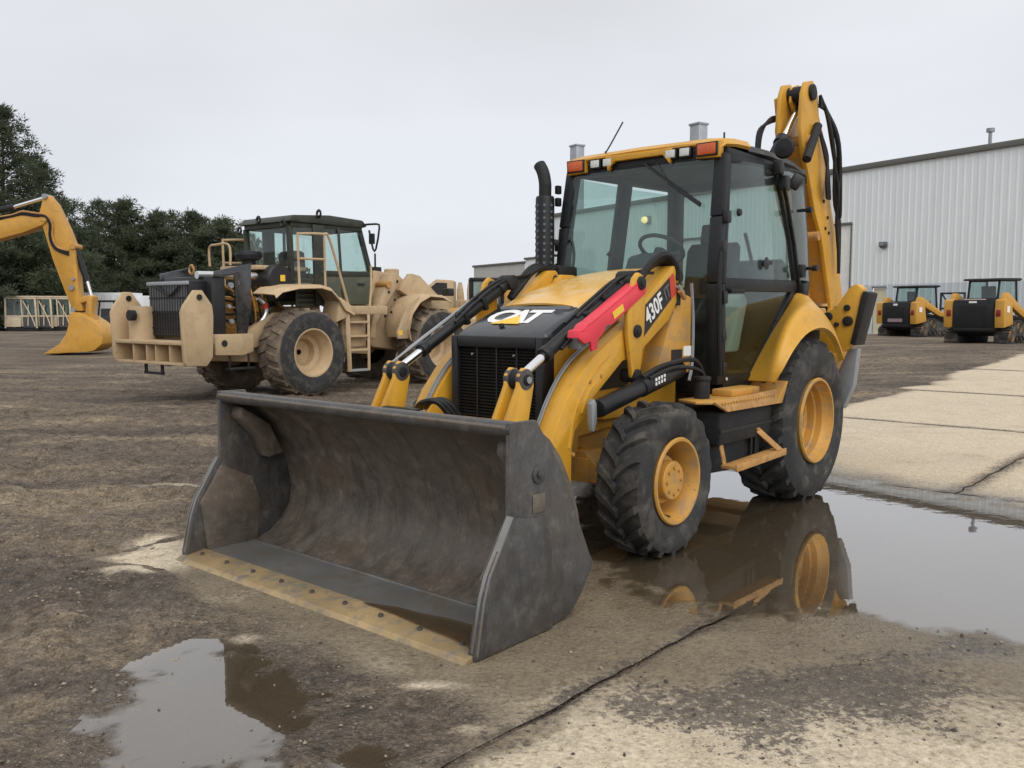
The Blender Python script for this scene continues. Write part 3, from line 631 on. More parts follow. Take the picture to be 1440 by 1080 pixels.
def backhoe_wheel(par, x, side, front):
    s = side
    if front: Rr, W, rim, yc, zc = .485, .335, .262, .885, .472
    else: Rr, W, rim, yc, zc = .665, .50, .335, .81, .640
    c = (x, s * yc, zc); yo = W / 2
    if front:
        prof = [(rim - .012, yo * .60), (rim + .012, yo * .92), (rim + .004, yo * .985), (rim - .012, yo * .98), (rim - .022, yo * .86), (rim - .042, yo * .55), (rim - .050, yo * .30), (rim - .048, -yo * .2), (.06, -yo * .25)]
    else:
        prof = [(rim - .012, yo * .60), (rim + .012, yo * .93), (rim + .004, yo * .99), (rim - .012, yo * .985), (rim - .02, yo * .88), (rim - .035, yo * .70), (rim - .045, yo * .66), (rim - .047, yo * .46), (rim - .062, yo * .42), (rim - .066, yo * .18), (rim - .085, yo * .12), (rim - .09, -yo * .02), (.05, -yo * .05)]
    pr = [(r, h * s) for r, h in prof]
    wl = MB().lathe(pr, c, 'y', 48).build('wheel', 'yellow_dusty', par)
    t = MB(); tyre(t, c, Rr, W, rim, 19 if front else 21, .30 if front else .34, .034 if front else .040, .052 if front else .060, 1, nl=56)
    t.build('tyre', 'rubber', wl, ang=24)
    if front:
        h = MB().lathe([(.155, -.05 * s), (.155, .045 * s), (.148, .055 * s), (.125, .06 * s), (.122, .12 * s), (.115, .128 * s), (0, .128 * s)], c, 'y', 32).build('hub', 'yellow_dusty', wl)
        for k in range(8):
            a = k * math.pi / 4; MB().cyl((x + .083 * math.cos(a), s * yc + .12 * s, zc + .083 * math.sin(a)), (x + .083 * math.cos(a), s * yc + .140 * s, zc + .083 * math.sin(a)), .013, n=6).build('bolt', 'rust', wl)
    else:
        h = MB().lathe([(.205, -.03 * s), (.2, .03 * s), (.125, .04 * s), (.12, .075 * s), (0, .08 * s)], c, 'y', 32).build('hub', 'yellow_dusty', wl)
        for k in range(10):
            a = k * math.pi / 5; MB().cyl((x + .168 * math.cos(a), s * yc + .02 * s, zc + .168 * math.sin(a)), (x + .168 * math.cos(a), s * yc + .062 * s, zc + .168 * math.sin(a)), .016, n=6).build('bolt', 'yellow_dusty', wl)
    MB().cyl((x + .03, s * (yc + yo * .5), zc - rim * .84), (x + .03, s * (yc + yo * .72), zc - rim * .86), .008, n=8).build('valve', 'blackp', wl)
    return wl
# ================================================================ backhoe loader
B = thing('backhoe_loader', 'yellow backhoe loader with dark loader bucket standing in the puddle', 'backhoe loader', (1.6692, 7.6403, 0), 229.33)
for sd_ in (1, -1):
    backhoe_wheel(B, 2.2, sd_, True); backhoe_wheel(B, 0, sd_, False)
# ---- chassis
fr = MB().prism([(-1.25, .55), (-1.25, 1.0), (1.3, .98), (2.55, .88), (2.72, .80), (2.72, .56), (2.3, .62), (1.5, .48), (.6, .42), (-.6, .42)], 'y', -.30, .30).build('chassis', 'yellow_dusty', B, .012)
MB().cyl((2.2, -.74, .472), (2.2, .74, .472), .085).bx(2.08, 2.32, -.45, .45, .40, .56).prism([(-.62, .40), (.62, .40), (.40, .60), (-.40, .60)], 'x', 2.10, 2.30).build('front_axle', 'yellow_dusty', fr, .01)
MB().cyl((2.2, .70, .472), (2.2, .86, .472), .16, .17, 24).cyl((2.2, -.70, .472), (2.2, -.86, .472), .16, .17, 24).build('steering_knuckle', 'yellow_dusty', fr)
MB().cyl((0, -.72, .64), (0, .72, .64), .13).bx(-.22, .22, -.28, .28, .42, .84).build('rear_axle', 'yellow_dusty', fr, .01)
MB().bx(2.36, 2.74, -.40, .40, .60, .82).build('front_nose', 'yellow_dusty', fr, .02)
MB().cyl((2.05, .28, .42), (2.34, .70, .50), .03).cyl((2.05, -.28, .42), (2.34, -.70, .50), .03).build('tie_rod', 'matte', fr)
# ---- engine enclosure
MB().prism([(1.22, .78), (1.22, 1.52), (2.28, 1.45), (2.285, 1.31), (2.655, 1.29), (2.655, .66), (2.3, .70)], 'y', -.372, .372).build('side_panel', 'yellow', B, .012)
rows = []
for x, w_, zs_, zt in ((2.30, .352, 1.47, 1.563), (2.22, .360, 1.48, 1.598), (2.05, .365, 1.50, 1.655), (1.85, .370, 1.52, 1.708), (1.62, .372, 1.55, 1.765), (1.40, .372, 1.57, 1.805), (1.16, .372, 1.60, 1.835)):
    rows.append([(x, -w_ - .006, zs_ - .05), (x, -w_, zt - .075), (x, -w_ + .018, zt - .034), (x, -w_ + .055, zt - .010), (x, -w_ * .6, zt + .002), (x, -w_ * .2, zt + .010), (x, w_ * .2, zt + .010), (x, w_ * .6, zt + .002), (x, w_ - .055, zt - .010), (x, w_ - .018, zt - .034), (x, w_, zt - .075), (x, w_ + .006, zs_ - .05)])
hood = MB().sheet(rows, -.015).build('hood', 'hood', B, ang=60)
MB().bx(2.296, 2.304, -.33, .33, 1.44, 1.545).build('hood_seal', 'matte', hood)
# nose cap that carries the lettering
cap = MB()
cap.add([(2.30, -.345, 1.548), (2.30, .345, 1.548), (2.66, .352, 1.395), (2.66, -.352, 1.395), (2.30, -.385, 1.47), (2.30, .385, 1.47), (2.70, .385, 1.345), (2.70, -.385, 1.345), (2.30, -.385, 1.33), (2.30, .385, 1.33), (2.70, .385, 1.29), (2.70, -.385, 1.29)],
        [(0, 1, 2, 3), (0, 3, 7, 4), (1, 5, 6, 2), (3, 2, 6, 7), (0, 4, 5, 1), (4, 7, 11, 8), (5, 9, 10, 6), (7, 6, 10, 11), (4, 8, 9, 5), (8, 11, 10, 9)])
cap = cap.build('nose_cap', 'black_gloss', B, .012)
MB().bx(2.305, 2.335, -.30, .30, 1.532, 1.552).build('vent_gap', 'grey', cap)
n_ = Vector((.153, 0, .36)).normalized(); du = Vector((-.36, 0, .153)).normalized(); ctr = Vector((2.475, 0, 1.4736)) + n_ * .003
for ch, dy, sx_ in (('C', -.160, 1.05), ('A', -.015, 1.08), ('T', .125, 1.05)):
    text('letter', ch, .285, ctr + Vector((0, dy - .02, 0)) + du * .01, (0, 1, 0), du, 'white', cap, .035, 0, .0015, sx_)
tri = [(-.165, -.108), (.085, -.108), (-.005, .025)]
P = [ctr + Vector((0, a - .015, 0)) + du * b + n_ * .005 for a, b in tri]; Q = [p - n_ * .004 for p in P]
MB().add(P + Q, [(0, 1, 2), (5, 4, 3), (0, 3, 4, 1), (1, 4, 5, 2), (2, 5, 3, 0)]).build('triangle_mark', 'yellowp', cap)
MB().lathe([(.018, 0), (.018, .02), (.01, .026), (0, .026)], (2.62, -.04, 1.415), 'z', 12).build('latch', 'blackp', cap)
# grille: frame, core and separate slats
gr = MB()
gr.bx(2.665, 2.735, .335, .392, .62, 1.36).bx(2.665, 2.735, -.392, -.335, .62, 1.36).bx(2.665, 2.735, -.335, .335, 1.285, 1.36).bx(2.665, 2.735, -.335, .335, .62, .68)
gr = gr.build('grille', 'blackp', B, .012)
MB().bx(2.60, 2.66, -.38, .38, .60, 1.36).build('radiator', 'blackp', gr)
sl = None
for k in range(29):
    z = .695 + k * .0205
    if sl is None: sl = MB().bar((2.70, -.336, 0), (2.70, .336, 0), .022, .007, (.5, 0, 1)).build('slat', 'blackp', gr); o = sl
    else: o = sl.copy(); COL.objects.link(o); o.parent = gr
    o.location = (0, 0, z)
for y in (-.17, 0, .17): MB().bx(2.700, 2.716, y - .006, y + .006, .68, 1.285).build('grille_bar', 'blackp', gr)
for y, z in ((-.2, 1.24), (.16, 1.24), (.3, .80), (-.31, .76)): MB().cyl((2.725, y, z), (2.735, y, z), .007, n=8).build('fastener', 'grey', gr)
MB().sheet([[(2.726, -.24 + .03 * i, .735 + .02 * j + .008 * i) for j in range(3)] for i in range(3)], .003).build('sticker', 'grey', gr)
# ---- loader arms
ARM = [(1.45, 1.79), (1.50, 1.835), (1.58, 1.83), (1.92, 1.60), (2.03, 1.475), (2.30, 1.345), (2.52, 1.235), (2.66, 1.130), (2.79, .985), (2.91, .80), (3.05, .60), (3.25, .43), (3.40, .35), (3.43, .27), (3.36, .19), (3.2, .20), (2.95, .28), (2.80, .34), (2.735, .42), (2.73, .70), (2.70, .80), (2.60, .87), (2.55, .95), (2.49, 1.0), (2.31, 1.12), (2.19, 1.20), (2.02, 1.22), (1.95, 1.27), (1.62, 1.46), (1.50, 1.60), (1.45, 1.72)]
for s in (1, -1):
    a = MB().prism(ARM, 'y', s * .46, s * .62).build('loader_arm', 'yellow', B, .007)
    MB().tube([(2.70, s * .622, 1.245), (2.60, s * .622, 1.10), (2.66, s * .622, .95), (2.72, s * .622, .80)], .0, 4).build('weld_bead', 'yellow', a) if False else None
    MB().tube([(2.36, s * .621, 1.24), (2.48, s * .621, 1.17), (2.62, s * .621, 1.04), (2.72, s * .621, .88), (2.76, s * .621, .70)], .008, 6).build('weld_bead', 'yellow', a)
    MB().tube([(2.50, s * .621, 1.08), (2.58, s * .621, 1.01), (2.64, s * .621, .90)], .008, 6).build('weld_bead', 'yellow', a)
    MB().tube([(2.93, s * .485, .79), (2.81, s * .485, .985), (2.675, s * .485, 1.14), (2.53, s * .485, 1.247), (2.30, s * .485, 1.357), (2.08, s * .485, 1.462)], .009, 6).build('hydraulic_pipe', 'grey', a)
    MB().tube([(2.94, s * .505, .79), (2.82, s * .505, .985), (2.685, s * .505, 1.14), (2.53, s * .505, 1.25), (2.30, s * .505, 1.36), (2.08, s * .505, 1.465)], .007, 6).build('hydraulic_pipe', 'grey', a)
    for x, z in ((2.55, 1.09), (2.72, .66), (2.43, 1.12)): MB().cyl((x, s * .61, z), (x, s * .628, z), .012, n=8).build('bolt', 'rust', a)
    MB().cyl((1.50, s * .42, 1.76), (1.50, s * .635, 1.76), .042).build('pivot_pin', 'matte', a)
    # number decal on the rear of the arm
    dec = MB().prism([(1.955, 1.545), (1.585, 1.775), (1.545, 1.64), (1.975, 1.33)], 'y', s * .6205, s * .6235).build('decal', 'blackp', a)
    MB().prism([(1.63, 1.748), (1.575, 1.782), (1.535, 1.645), (1.60, 1.60)], 'y', s * .6232, s * .625).build('decal_band', 'redp', dec)
    xd = Vector((-.40, 0, .265)) if s > 0 else Vector((.40, 0, -.265))
    for body, fx, sz, mm, of in (('430F', .36, .155, 'white', .022), ('IT', .78, .12, 'greyp', .02)):
        p = Vector((1.965, 0, 1.435)).lerp(Vector((1.575, 0, 1.70)), fx); text('lettering', body, sz, (p.x, s * .6255, p.z), xd, (0, 0, 1), mm, dec, of, .1, .001, .80)
    # upright tilt link
    lk_ = MB().prism([(2.17, 1.62), (2.13, 1.73), (2.08, 1.77), (2.02, 1.75), (1.99, 1.66), (2.0, 1.40), (2.045, 1.13), (2.06, 1.08), (2.10, 1.06), (2.14, 1.09), (2.20, 1.38), (2.205, 1.50)], 'y', s * .630, s * .665).build('tilt_link', 'yellow', B, .01)
    for x, z, r_ in ((2.06, 1.70, .045), (2.10, 1.39, .042), (2.095, 1.10, .045)): MB().cyl((x, s * .56, z), (x, s * .682, z), r_).cyl((x, s * .68, z), (x, s * .69, z), r_ * .55).build('pin', 'matte', lk_, .004)
    # tilt cylinder
    p0, p1 = Vector((3.11, s * .52, 1.135)), Vector((2.00, s * .52, 1.73)); dd = p1 - p0
    cy = MB().cyl(p0 + dd * .22, p0 + dd * .93, .041, n=20).cyl(p0 + dd * .20, p0 + dd * .245, .048, n=20).cyl(p0 + dd * .90, p1, .05, .035).build('tilt_cylinder', 'black', B, .004)
    MB().cyl(p0, p0 + dd * .23, .026, n=16).build('piston_rod', 'chrome', cy)
    MB().cyl(p1 + Vector((0, -.06, 0)), p1 + Vector((0, .06, 0)), .055).build('cylinder_eye', 'matte', cy, .005)
    MB().tube([p0 + dd * .30 + Vector((0, .05 * s, -.02)), p0 + dd * .5 + Vector((0, .055 * s, .0)), p0 + dd * .9 + Vector((0, .05 * s, .03))], .011, 6).build('hydraulic_pipe', 'black', cy)
    MB().tube([p0 + dd * .45 + Vector((0, -.05 * s, .04)), p0 + dd * .66 + Vector((0, -.03 * s, .058)), p0 + dd * .92 + Vector((0, -.02 * s, .05)), (1.75, s * .50, 1.80)], .011, 7).build('hydraulic_hose', 'hose', cy)
    MB().tube([p0 + dd * .50 + Vector((0, .0, .05)), p0 + dd * .70 + Vector((0, .02 * s, .066)), p0 + dd * .95 + Vector((0, .02 * s, .05)), (1.72, s * .55, 1.78)], .011, 7).build('hydraulic_hose', 'hose', cy)
    for q in (.55, .72): MB().bar(p0 + dd * q, p0 + dd * (q + .03), .098, .098).build('clamp', 'matte', cy, .01)
    # bell-crank pair that works the bucket
    for dy in (-.062, .030):
        y0_, y1_ = s * .52 + dy, s * .52 + dy + .032
        lv = MB().prism([(3.05, 1.15), (3.08, 1.19), (3.13, 1.20), (3.17, 1.16), (3.175, 1.10), (3.395, .70), (3.385, .36), (3.26, .36), (3.10, .85), (3.045, 1.09)], 'y', y0_, y1_).build('bucket_lever', 'yellow', B, .007)
        MB().cyl((3.112, y0_ - .003, 1.132), (3.112, y1_ + .003, 1.132), .062, n=28).build('worn_boss', 'steel', lv, .006)
    MB().cyl((3.11, s * .52 - .075, 1.13), (3.11, s * .52 + .075, 1.13), .032).cyl((3.11, s * .52 - .028, 1.13), (3.11, s * .52 + .028, 1.13), .056).build('lever_pin', 'matte', B, .004)
    MB().cyl((3.11, s * .598, 1.13), (3.11, s * .604, 1.13), .020, n=14).build('pin_face', 'grey', B)
    # lift cylinder under the arm
    q0, q1 = Vector((2.63, s * .715, .925)), Vector((1.62, s * .70, 1.125)); dd = q1 - q0
    cy = MB().cyl(q0 + dd * .03, q0 + dd * .52, .056, n=20).cyl(q0 + dd * .50, q1, .063, n=20).build('lift_cylinder', 'black', B, .005)
    MB().prism([(2.685, .86), (2.672, .80), (2.655, .80), (2.63, .87), (2.635, .97), (2.66, 1.0), (2.69, .97)], 'y', s * .695, s * .735).build('clevis', 'grey', cy, .012)
    for q, h_ in ((.60, .075), (.60, -.02)):
        for k in range(4): p = q0 + dd * (q + .035 * k) + Vector((0, s * .062, h_ * .3 + .012)); MB().bx(p.x - .012, p.x + .006, p.y - .003, p.y + .003, p.z - .012, p.z + .008).build('label_mark', 'white', cy)
    MB().tube([q0 + dd * .5 + Vector((0, .02 * s, .07)), q0 + dd * .75 + Vector((0, .03 * s, .085)), q1 + Vector((-.1, .06 * s, .06)), (1.30, s * .72, 1.05), (1.2, s * .66, .92)], .017, 7).build('hydraulic_hose', 'hose', cy)
    MB().tube([q0 + dd * .55 + Vector((0, .04 * s, .05)), q0 + dd * .85 + Vector((0, .065 * s, .05)), (1.45, s * .78, 1.10), (1.28, s * .74, .95)], .014, 7).build('hydraulic_hose', 'hose', cy)
    MB().prism([(1.72, 1.0), (1.80, 1.30), (2.05, 1.34), (2.42, 1.16), (2.50, .98)], 'y', s * .374, s * .380).build('shade_plate', 'blackp', B)  # flat black plate, no hole: paints the shaded hollow under the arm
    # loader tower behind the arm
    MB().prism([(1.22, .80), (1.22, 1.66), (1.36, 1.80), (1.52, 1.80), (1.60, 1.70), (1.68, 1.30), (1.76, 1.02), (2.15, .92), (2.15, .80)], 'y', s * .383, s * .452).build('loader_tower', 'yellow', B, .01)
    MB().prism([(1.27, 1.08), (1.27, 1.62), (1.45, 1.66), (1.66, 1.26), (1.74, 1.06)], 'y', s * .452, s * .60).build('tower_box', 'yellow_dusty', B, .012)
    MB().bx(1.40, 1.55, s * .600, s * .603, 1.16, 1.25).build('label', 'blackp', B)
    MB().bx(1.275, 1.38, s * .600, s * .603, 1.20, 1.27).build('label', 'white', B)
    # hose bundle arching over the tower
    for k in range(6 if s > 0 else 3):
        off = (k - 2.5) * .022
        o = MB().tube([(1.98, s * (.53 + off * .4), 1.62 + off * .2), (1.86, s * (.54 + off * .5), 1.745 + off * .8), (1.73, s * (.55 + off * .6), 1.845 + off * .7), (1.62, s * (.56 + off * .8), 1.875 + off * .5), (1.545, s * (.57 + off * .9), 1.845), (1.515, s * (.57 + off), 1.77), (1.50, s * (.56 + off), 1.66 - .02 * k)], .021, 7).build('hydraulic_hose', 'hose', B)
    for k in range(5):
        MB().cyl((1.53, s * (.585 + .016 * k), 1.80 - .035 * k), (1.47, s * (.59 + .016 * k), 1.75 - .035 * k), .018, n=8).build('hose_fitting', 'grey' if k % 2 else 'rust', B)
MB().tube([(1.28, .60, 1.72), (1.265, .61, 1.45), (1.27, .61, 1.15), (1.33, .62, 1.02)], .012, 6).build('grab_pipe', 'grey', B)
MB().cyl((.0, 0, 0), (0, .92, 0), .05).xf(Matrix.Translation((3.0, -.46, .62))).build('arm_cross_tube', 'yellow', B)
# red lock-up brace laid on the left tilt cylinder
p0, p1 = Vector((2.70, .615, 1.335)), Vector((2.01, .615, 1.672)); dd = (p1 - p0); u = dd.normalized(); nn = Vector((-u.z, 0, u.x)); nn = nn if nn.z > 0 else -nn
def br(q, h): return p0 + dd * q + nn * h
out = [br(-.03, .038), br(.0, .064), br(.06, .050), br(.11, .062), br(.2, .055), br(.93, .055), br(1.0, .04), br(1.02, .0), br(.98, -.035), br(.42, -.045), br(.35, -.022), br(.29, -.05), br(.20, -.058), br(.15, -.105), br(.08, -.095), br(.10, -.035), br(.02, -.018)]
sb = MB().prism([(p.x, p.z) for p in out], 'y', .655, .672)
top = [br(-.03, .038), br(.0, .064), br(.06, .050), br(.11, .062), br(.2, .055), br(.93, .055), br(1.0, .04)]
for a_, b_ in zip(top, top[1:]): sb.add([(a_.x, .585, a_.z), (b_.x, .585, b_.z), (b_.x, .6725, b_.z), (a_.x, .6725, a_.z), (a_.x, .585, a_.z + .012), (b_.x, .585, b_.z + .012), (b_.x, .6725, b_.z + .014), (a_.x, .6725, a_.z + .014)], [(0, 1, 2, 3), (7, 6, 5, 4), (0, 4, 5, 1), (1, 5, 6, 2), (2, 6, 7, 3), (3, 7, 4, 0)])
sb = sb.build('lockup_brace', 'red', B, .006)
MB().bar(br(.46, .0) + Vector((0, .0595, 0)), br(.62, .0) + Vector((0, .0595, 0)), .004, .045, nn).build('sticker', 'yellowp', sb)
MB().bar(br(.30, -.005) + Vector((0, .0595, 0)), br(.42, -.005) + Vector((0, .0595, 0)), .004, .03, nn).build('sticker', 'white', sb) if False else None
MB().bar(br(.02, -.01) + Vector((0, -.03, 0)), br(.12, -.03) + Vector((0, -.03, 0)), .09, .09, nn).build('brace_end', 'grey', sb, .01)
# ---- loader bucket
BP = [(4.06, .030), (3.90, .026), (3.78, .034), (3.66, .07), (3.56, .14), (3.49, .24), (3.47, .36), (3.50, .50), (3.55, .63), (3.62, .75), (3.70, .85), (3.79, .925), (3.88, .968), (3.95, .982)]
OUT = [(4.06, .004), (3.78, .004), (3.62, .03), (3.50, .10), (3.42, .22), (3.40, .36), (3.43, .52), (3.49, .67), (3.57, .81), (3.66, .91), (3.77, .985), (3.88, 1.015), (3.97, 1.018), (3.995, 1.0), (3.985, .972)]
def skin(lines, y0, y1, n):
    return [[(x, y0 + (y1 - y0) * k / n, z) for k in range(n + 1)] for x, z in lines]
bk = MB(); PL = BP + [(3.985, .972)]
poly = BP + OUT[::-1]
bk.prism(poly, 'y', -1.185, 1.185); bk = bk.build('bucket', 'steel_in', B, .004, 1, 30)
MB().bx(3.74, 4.115, -1.184, 1.184, .031, .040).build('floor_plate', 'steel_bare', bk)
SP = [(3.985, 1.022), (3.80, 1.02), (3.63, .80), (3.54, .64), (3.37, .30), (3.335, .25), (3.43, .12), (3.53, .03), (3.75, .003), (4.235, .006), (4.235, .04), (4.18, .27), (4.145, .36), (4.08, .46), (3.99, .60)]
WP_ = [(4.238, .045), (4.185, .275), (4.15, .365), (4.085, .465), (3.995, .600), (3.80, .565), (3.735, .50), (3.70, .22), (3.70, .014), (4.238, .012)]
for s in (1, -1):
    MB().prism(SP, 'y', s * 1.185, s * 1.213).build('side_plate', 'steel', bk, .005)
    sw = MB().prism(WP_, 'y', s * 1.214, s * 1.236).build('wear_plate', 'steel', bk, .006)
    MB().prism([(4.10, .04), (3.75, .036), (3.72, .30), (3.78, .46), (3.99, .56), (4.14, .34)], 'y', s * 1.165, s * 1.1845).build('inner_liner', 'steel_in', bk, .004)
    MB().prism([(4.23, .03), (4.235, .05), (4.185, .27), (4.15, .365), (4.085, .465), (3.995, .605), (3.99, .602), (4.078, .46), (4.142, .362), (4.177, .27), (4.225, .03)], 'y', s * 1.200, s * 1.238).build('side_cutter', 'edge' if False else 'steel_bare', bk)
    MB().cyl((3.785, s * 1.214, .765), (3.785, s * 1.222, .765), .045, n=20).cyl((3.785, s * 1.222, .765), (3.785, s * 1.232, .765), .020, n=12).build('boss', 'steel', bk, .004)
    MB().bx(3.74, 3.83, s * 1.2135, s * 1.219, .585, .675).build('maker_plate', 'steel_in', bk, .004)
    MB().prism([(3.90, .93), (3.70, .80), (3.60, .60), (3.72, .58), (3.80, .74), (3.92, .86)], 'y', s * 1.06, s * 1.184).build('corner_gusset', 'steel_in', bk, .02)
MB().cyl((3.955, -1.21, .987), (3.955, 1.21, .987), .036, n=20).build('top_lip', 'steel', bk)
ce = MB().prism([(4.285, .006), (4.27, .028), (4.11, .050), (4.10, .044), (4.10, .010), (4.14, .003)], 'y', -1.215, 1.215).build('cutting_edge', 'edge', bk, .003)
MB().prism([(4.292, .004), (4.276, .022), (4.255, .026), (4.255, .003)], 'y', -1.216, 1.216).build('edge_bevel', 'edge', bk)
MB().bx(3.775, 3.792, -1.184, 1.184, .038, .047).build('floor_seam', 'steel_bare', bk, .003)
b0 = None
for k in range(9):
    y = -1.10 + 2.2 * k / 8
    if b0 is None: b0 = MB().cyl((4.18, 0, .030), (4.18, 0, .052), .013, n=8).cyl((4.18, 0, .050), (4.18, 0, .056), .007, n=8).build('bolt', 'steel', bk); o = b0
    else: o = b0.copy(); COL.objects.link(o); o.parent = bk
    o.location = (0, y, 0)
rs_ = random.Random(9)
MB().add([(4.13, .34, .0545), (4.06, .55, .0545), (4.045, .70, .0545), (4.01, .85, .0545), (4.00, 1.0, .0545), (3.97, 1.163, .0545), (4.20, 1.163, .0545), (4.175, 1.02, .0545), (4.165, .86, .0545), (4.14, .6, .0545)], [tuple(range(10))]).build('standing_water', 'silt_water', bk)
for s in (1, -1): MB().bx(3.20, 3.44, s * .60, s * .66, .20, .55).build('bucket_lug', 'steel', bk, .01)
# ---- steps, tank
st = MB().prism([(1.62, .70), (1.70, .88), (1.62, .99), (.60, .99), (.60, .70)], 'z', .895, .915).build('platform', 'yellow_dusty', B, .006)
MB().add([(1.64, .985, .916), (.62, .985, .940), (.72, 1.03, .835), (1.52, 1.03, .842), (1.64, .97, .900), (.62, .97, .924), (.72, 1.012, .832), (1.52, 1.012, .838)], [(0, 1, 2, 3), (7, 6, 5, 4), (0, 4, 5, 1), (1, 5, 6, 2), (2, 6, 7, 3), (3, 7, 4, 0)]).build('tread_lip', 'rust', st, .004)
for k in range(20):
    x = .74 + k * .043; MB().cyl((x, 1.0, .895), (x, 1.012, .90), .008, n=6).build('grip_stud', 'yellow_dusty', st)
MB().bx(.80, 1.25, .76, .92, .914, .965).build('step_riser', 'yellow_dusty', st, .01)
MB().prism([(.72, .83), (.60, .95), (.55, .99), (.52, .99), (.62, .83)], 'y', .74, 1.02).build('step_support', 'yellow_dusty', st, .006)
MB().cyl((1.47, .80, .915), (1.47, .80, 1.04), .055).cyl((1.47, .80, 1.04), (1.47, .80, 1.07), .062).build('filler_neck', 'matte', B, .006)
tk = MB().bx(.70, 1.52, .42, .97, .60, .835).prism([(.74, .36), (1.50, .40), (1.50, .60), (.72, .60)], 'y', .42, .90).build('fuel_tank', 'matte', B, .02)
MB().bx(.70, 1.52, .971, .976, .69, .71).build('tank_seam', 'black', tk)
for x in (.86, .93): MB().bx(x - .015, x + .015, .90, .925, .42, .60).build('strap', 'black', tk)
MB().bar((1.56, 1.055, .47), (.76, 1.055, .49), .11, .025).build('lower_step', 'rust', B, .005)
MB().bar((1.56, 1.115, .47), (.76, 1.115, .49), .012, .05).build('step_edge', 'rust', B, .003)
MB().bar((.80, 1.10, .49), (.93, .96, .66), .05, .012, (0, 1, 0)).bar((.93, .98, .66), (.93, .90, .68), .05, .012).build('step_bracket', 'rust', B, .003)
MB().bar((1.50, 1.0, .47), (1.46, .94, .64), .05, .012, (0, 1, 0)).build('step_bracket', 'rust', B, .003)
# right-hand twin of the tank and step
MB().bx(.70, 1.52, -.97, -.42, .40, .835).build('battery_box', 'matte', B, .02)
MB().bx(.55, 1.62, -.99, -.70, .895, .915).build('platform', 'yellow_dusty', B, .006)
# ---- rear fenders
ST = [((.62, .98), (.80, 1.0), (.87, 1.0)), ((.40, 1.17), (.68, 1.21), (.745, 1.115)), ((.15, 1.37), (.50, 1.41), (.585, 1.235)), ((-.10, 1.55), (.27, 1.53), (.385, 1.335)), ((-.28, 1.665), (.05, 1.565), (.155, 1.385)), ((-.43, 1.665), (-.18, 1.51), (-.075, 1.372)), ((-.60, 1.58), (-.42, 1.385), (-.275, 1.28)), ((-.78, 1.40), (-.62, 1.20), (-.45, 1.11))]
for s in (1, -1):
    rows = []
    F = [[Vector((a[0], s * .735, a[1])), Vector((o_[0], s * .985, o_[1])), Vector((l[0], s * 1.075, l[1]))] for a, o_, l in ST]
    C = [catmull([f[k] for f in F], 3) for k in range(3)]
    for i in range(len(C[0])):
        a, o_, l = C[0][i], C[1][i], C[2][i]; row = [a, a.lerp(o_, .35), a.lerp(o_, .68)]
        for u in (0, .25, .5, .75, 1):       # rounded outer shoulder
            p = a.lerp(o_, .84); q = o_ + (o_ - a) * .10; e_ = o_.lerp(l, .55); row.append(p * (1 - u) ** 2 + q * 2 * u * (1 - u) + e_ * u * u)
        row.append(l); row.append(l + Vector((-.012, -.03 * s, -.006))); rows.append(row)
    MB().sheet(rows, .012 * s).build('fender', 'hood' if False else 'yellow', B, ang=50)
    MB().prism([(.62, .99), (-.28, 1.66), (-.60, 1.58), (-.80, 1.38), (-.80, 1.0), (-.3, 1.22), (.1, 1.25), (.45, 1.05), (.55, .92)], 'y', s * .70, s * .738).build('fender_inner', 'matte', B)
MB().tube([(3.10, -.60, 1.17), (2.80, -.60, 1.335), (2.15, -.60, 1.68)], lambda u: .007 if u < .35 else .012, 6, 4).build('level_indicator', 'galv', B)
# ---- cab
cab = MB()
def post(mb, pts, w, h, up=(0, 1, 0)):
    for a, b in zip(pts, pts[1:]): mb.bar(a, b, w, h, up)
fr_ = MB()
A_ = [(1.075, .69, .98), (1.115, .695, 1.72), (1.065, .69, 2.20), (.985, .675, 2.66)]
for s in (1, -1):
    P_ = [(x, s * y, z) for x, y, z in A_]; post(fr_, P_, .085, .10)
post(fr_, [(.36, -.70, 1.0), (.34, -.705, 1.80), (.19, -.69, 2.66)], .17, .06)
for s in (1, -1):
    post(fr_, [(-.60, s * .62, 1.15), (-.62, s * .64, 1.80), (-.55, s * .60, 2.68)], .16 if s < 0 else .09, .10)
fr_.bar((.985, -.67, 2.66), (.985, .67, 2.66), .09, .10).bar((-.55, -.60, 2.68), (-.55, .60, 2.68), .09, .09).bar((.985, .675, 2.67), (-.55, .60, 2.69), .09, .08).bar((.985, -.675, 2.67), (-.55, -.60, 2.69), .09, .08)
fr_.bar((-.62, -.64, 1.16), (-.62, .64, 1.16), .08, .10).bar((1.08, -.70, 1.02), (-.55, -.68, 1.02), .08, .12).bar((-.62, -.64, 1.72), (-.62, .64, 1.72), .05, .06)
fr_.bar((1.08, .66, 1.0), (1.08, .36, 1.0), .08, .18).bar((1.08, -.66, 1.0), (1.08, -.36, 1.0), .08, .18)
CB = fr_.build('cab', 'black', B, .012)
MB().bx(-.55, 1.0, -.68, .68, .93, .99).build('cab_floor', 'matte', CB)
MB().bx(-.58, 1.03, -.66, .66, 2.70, 2.735).build('headliner', 'trim', CB)
MB().bx(1.02, 1.10, -.36, .36, 1.0, 1.62).build('firewall', 'matte', CB)
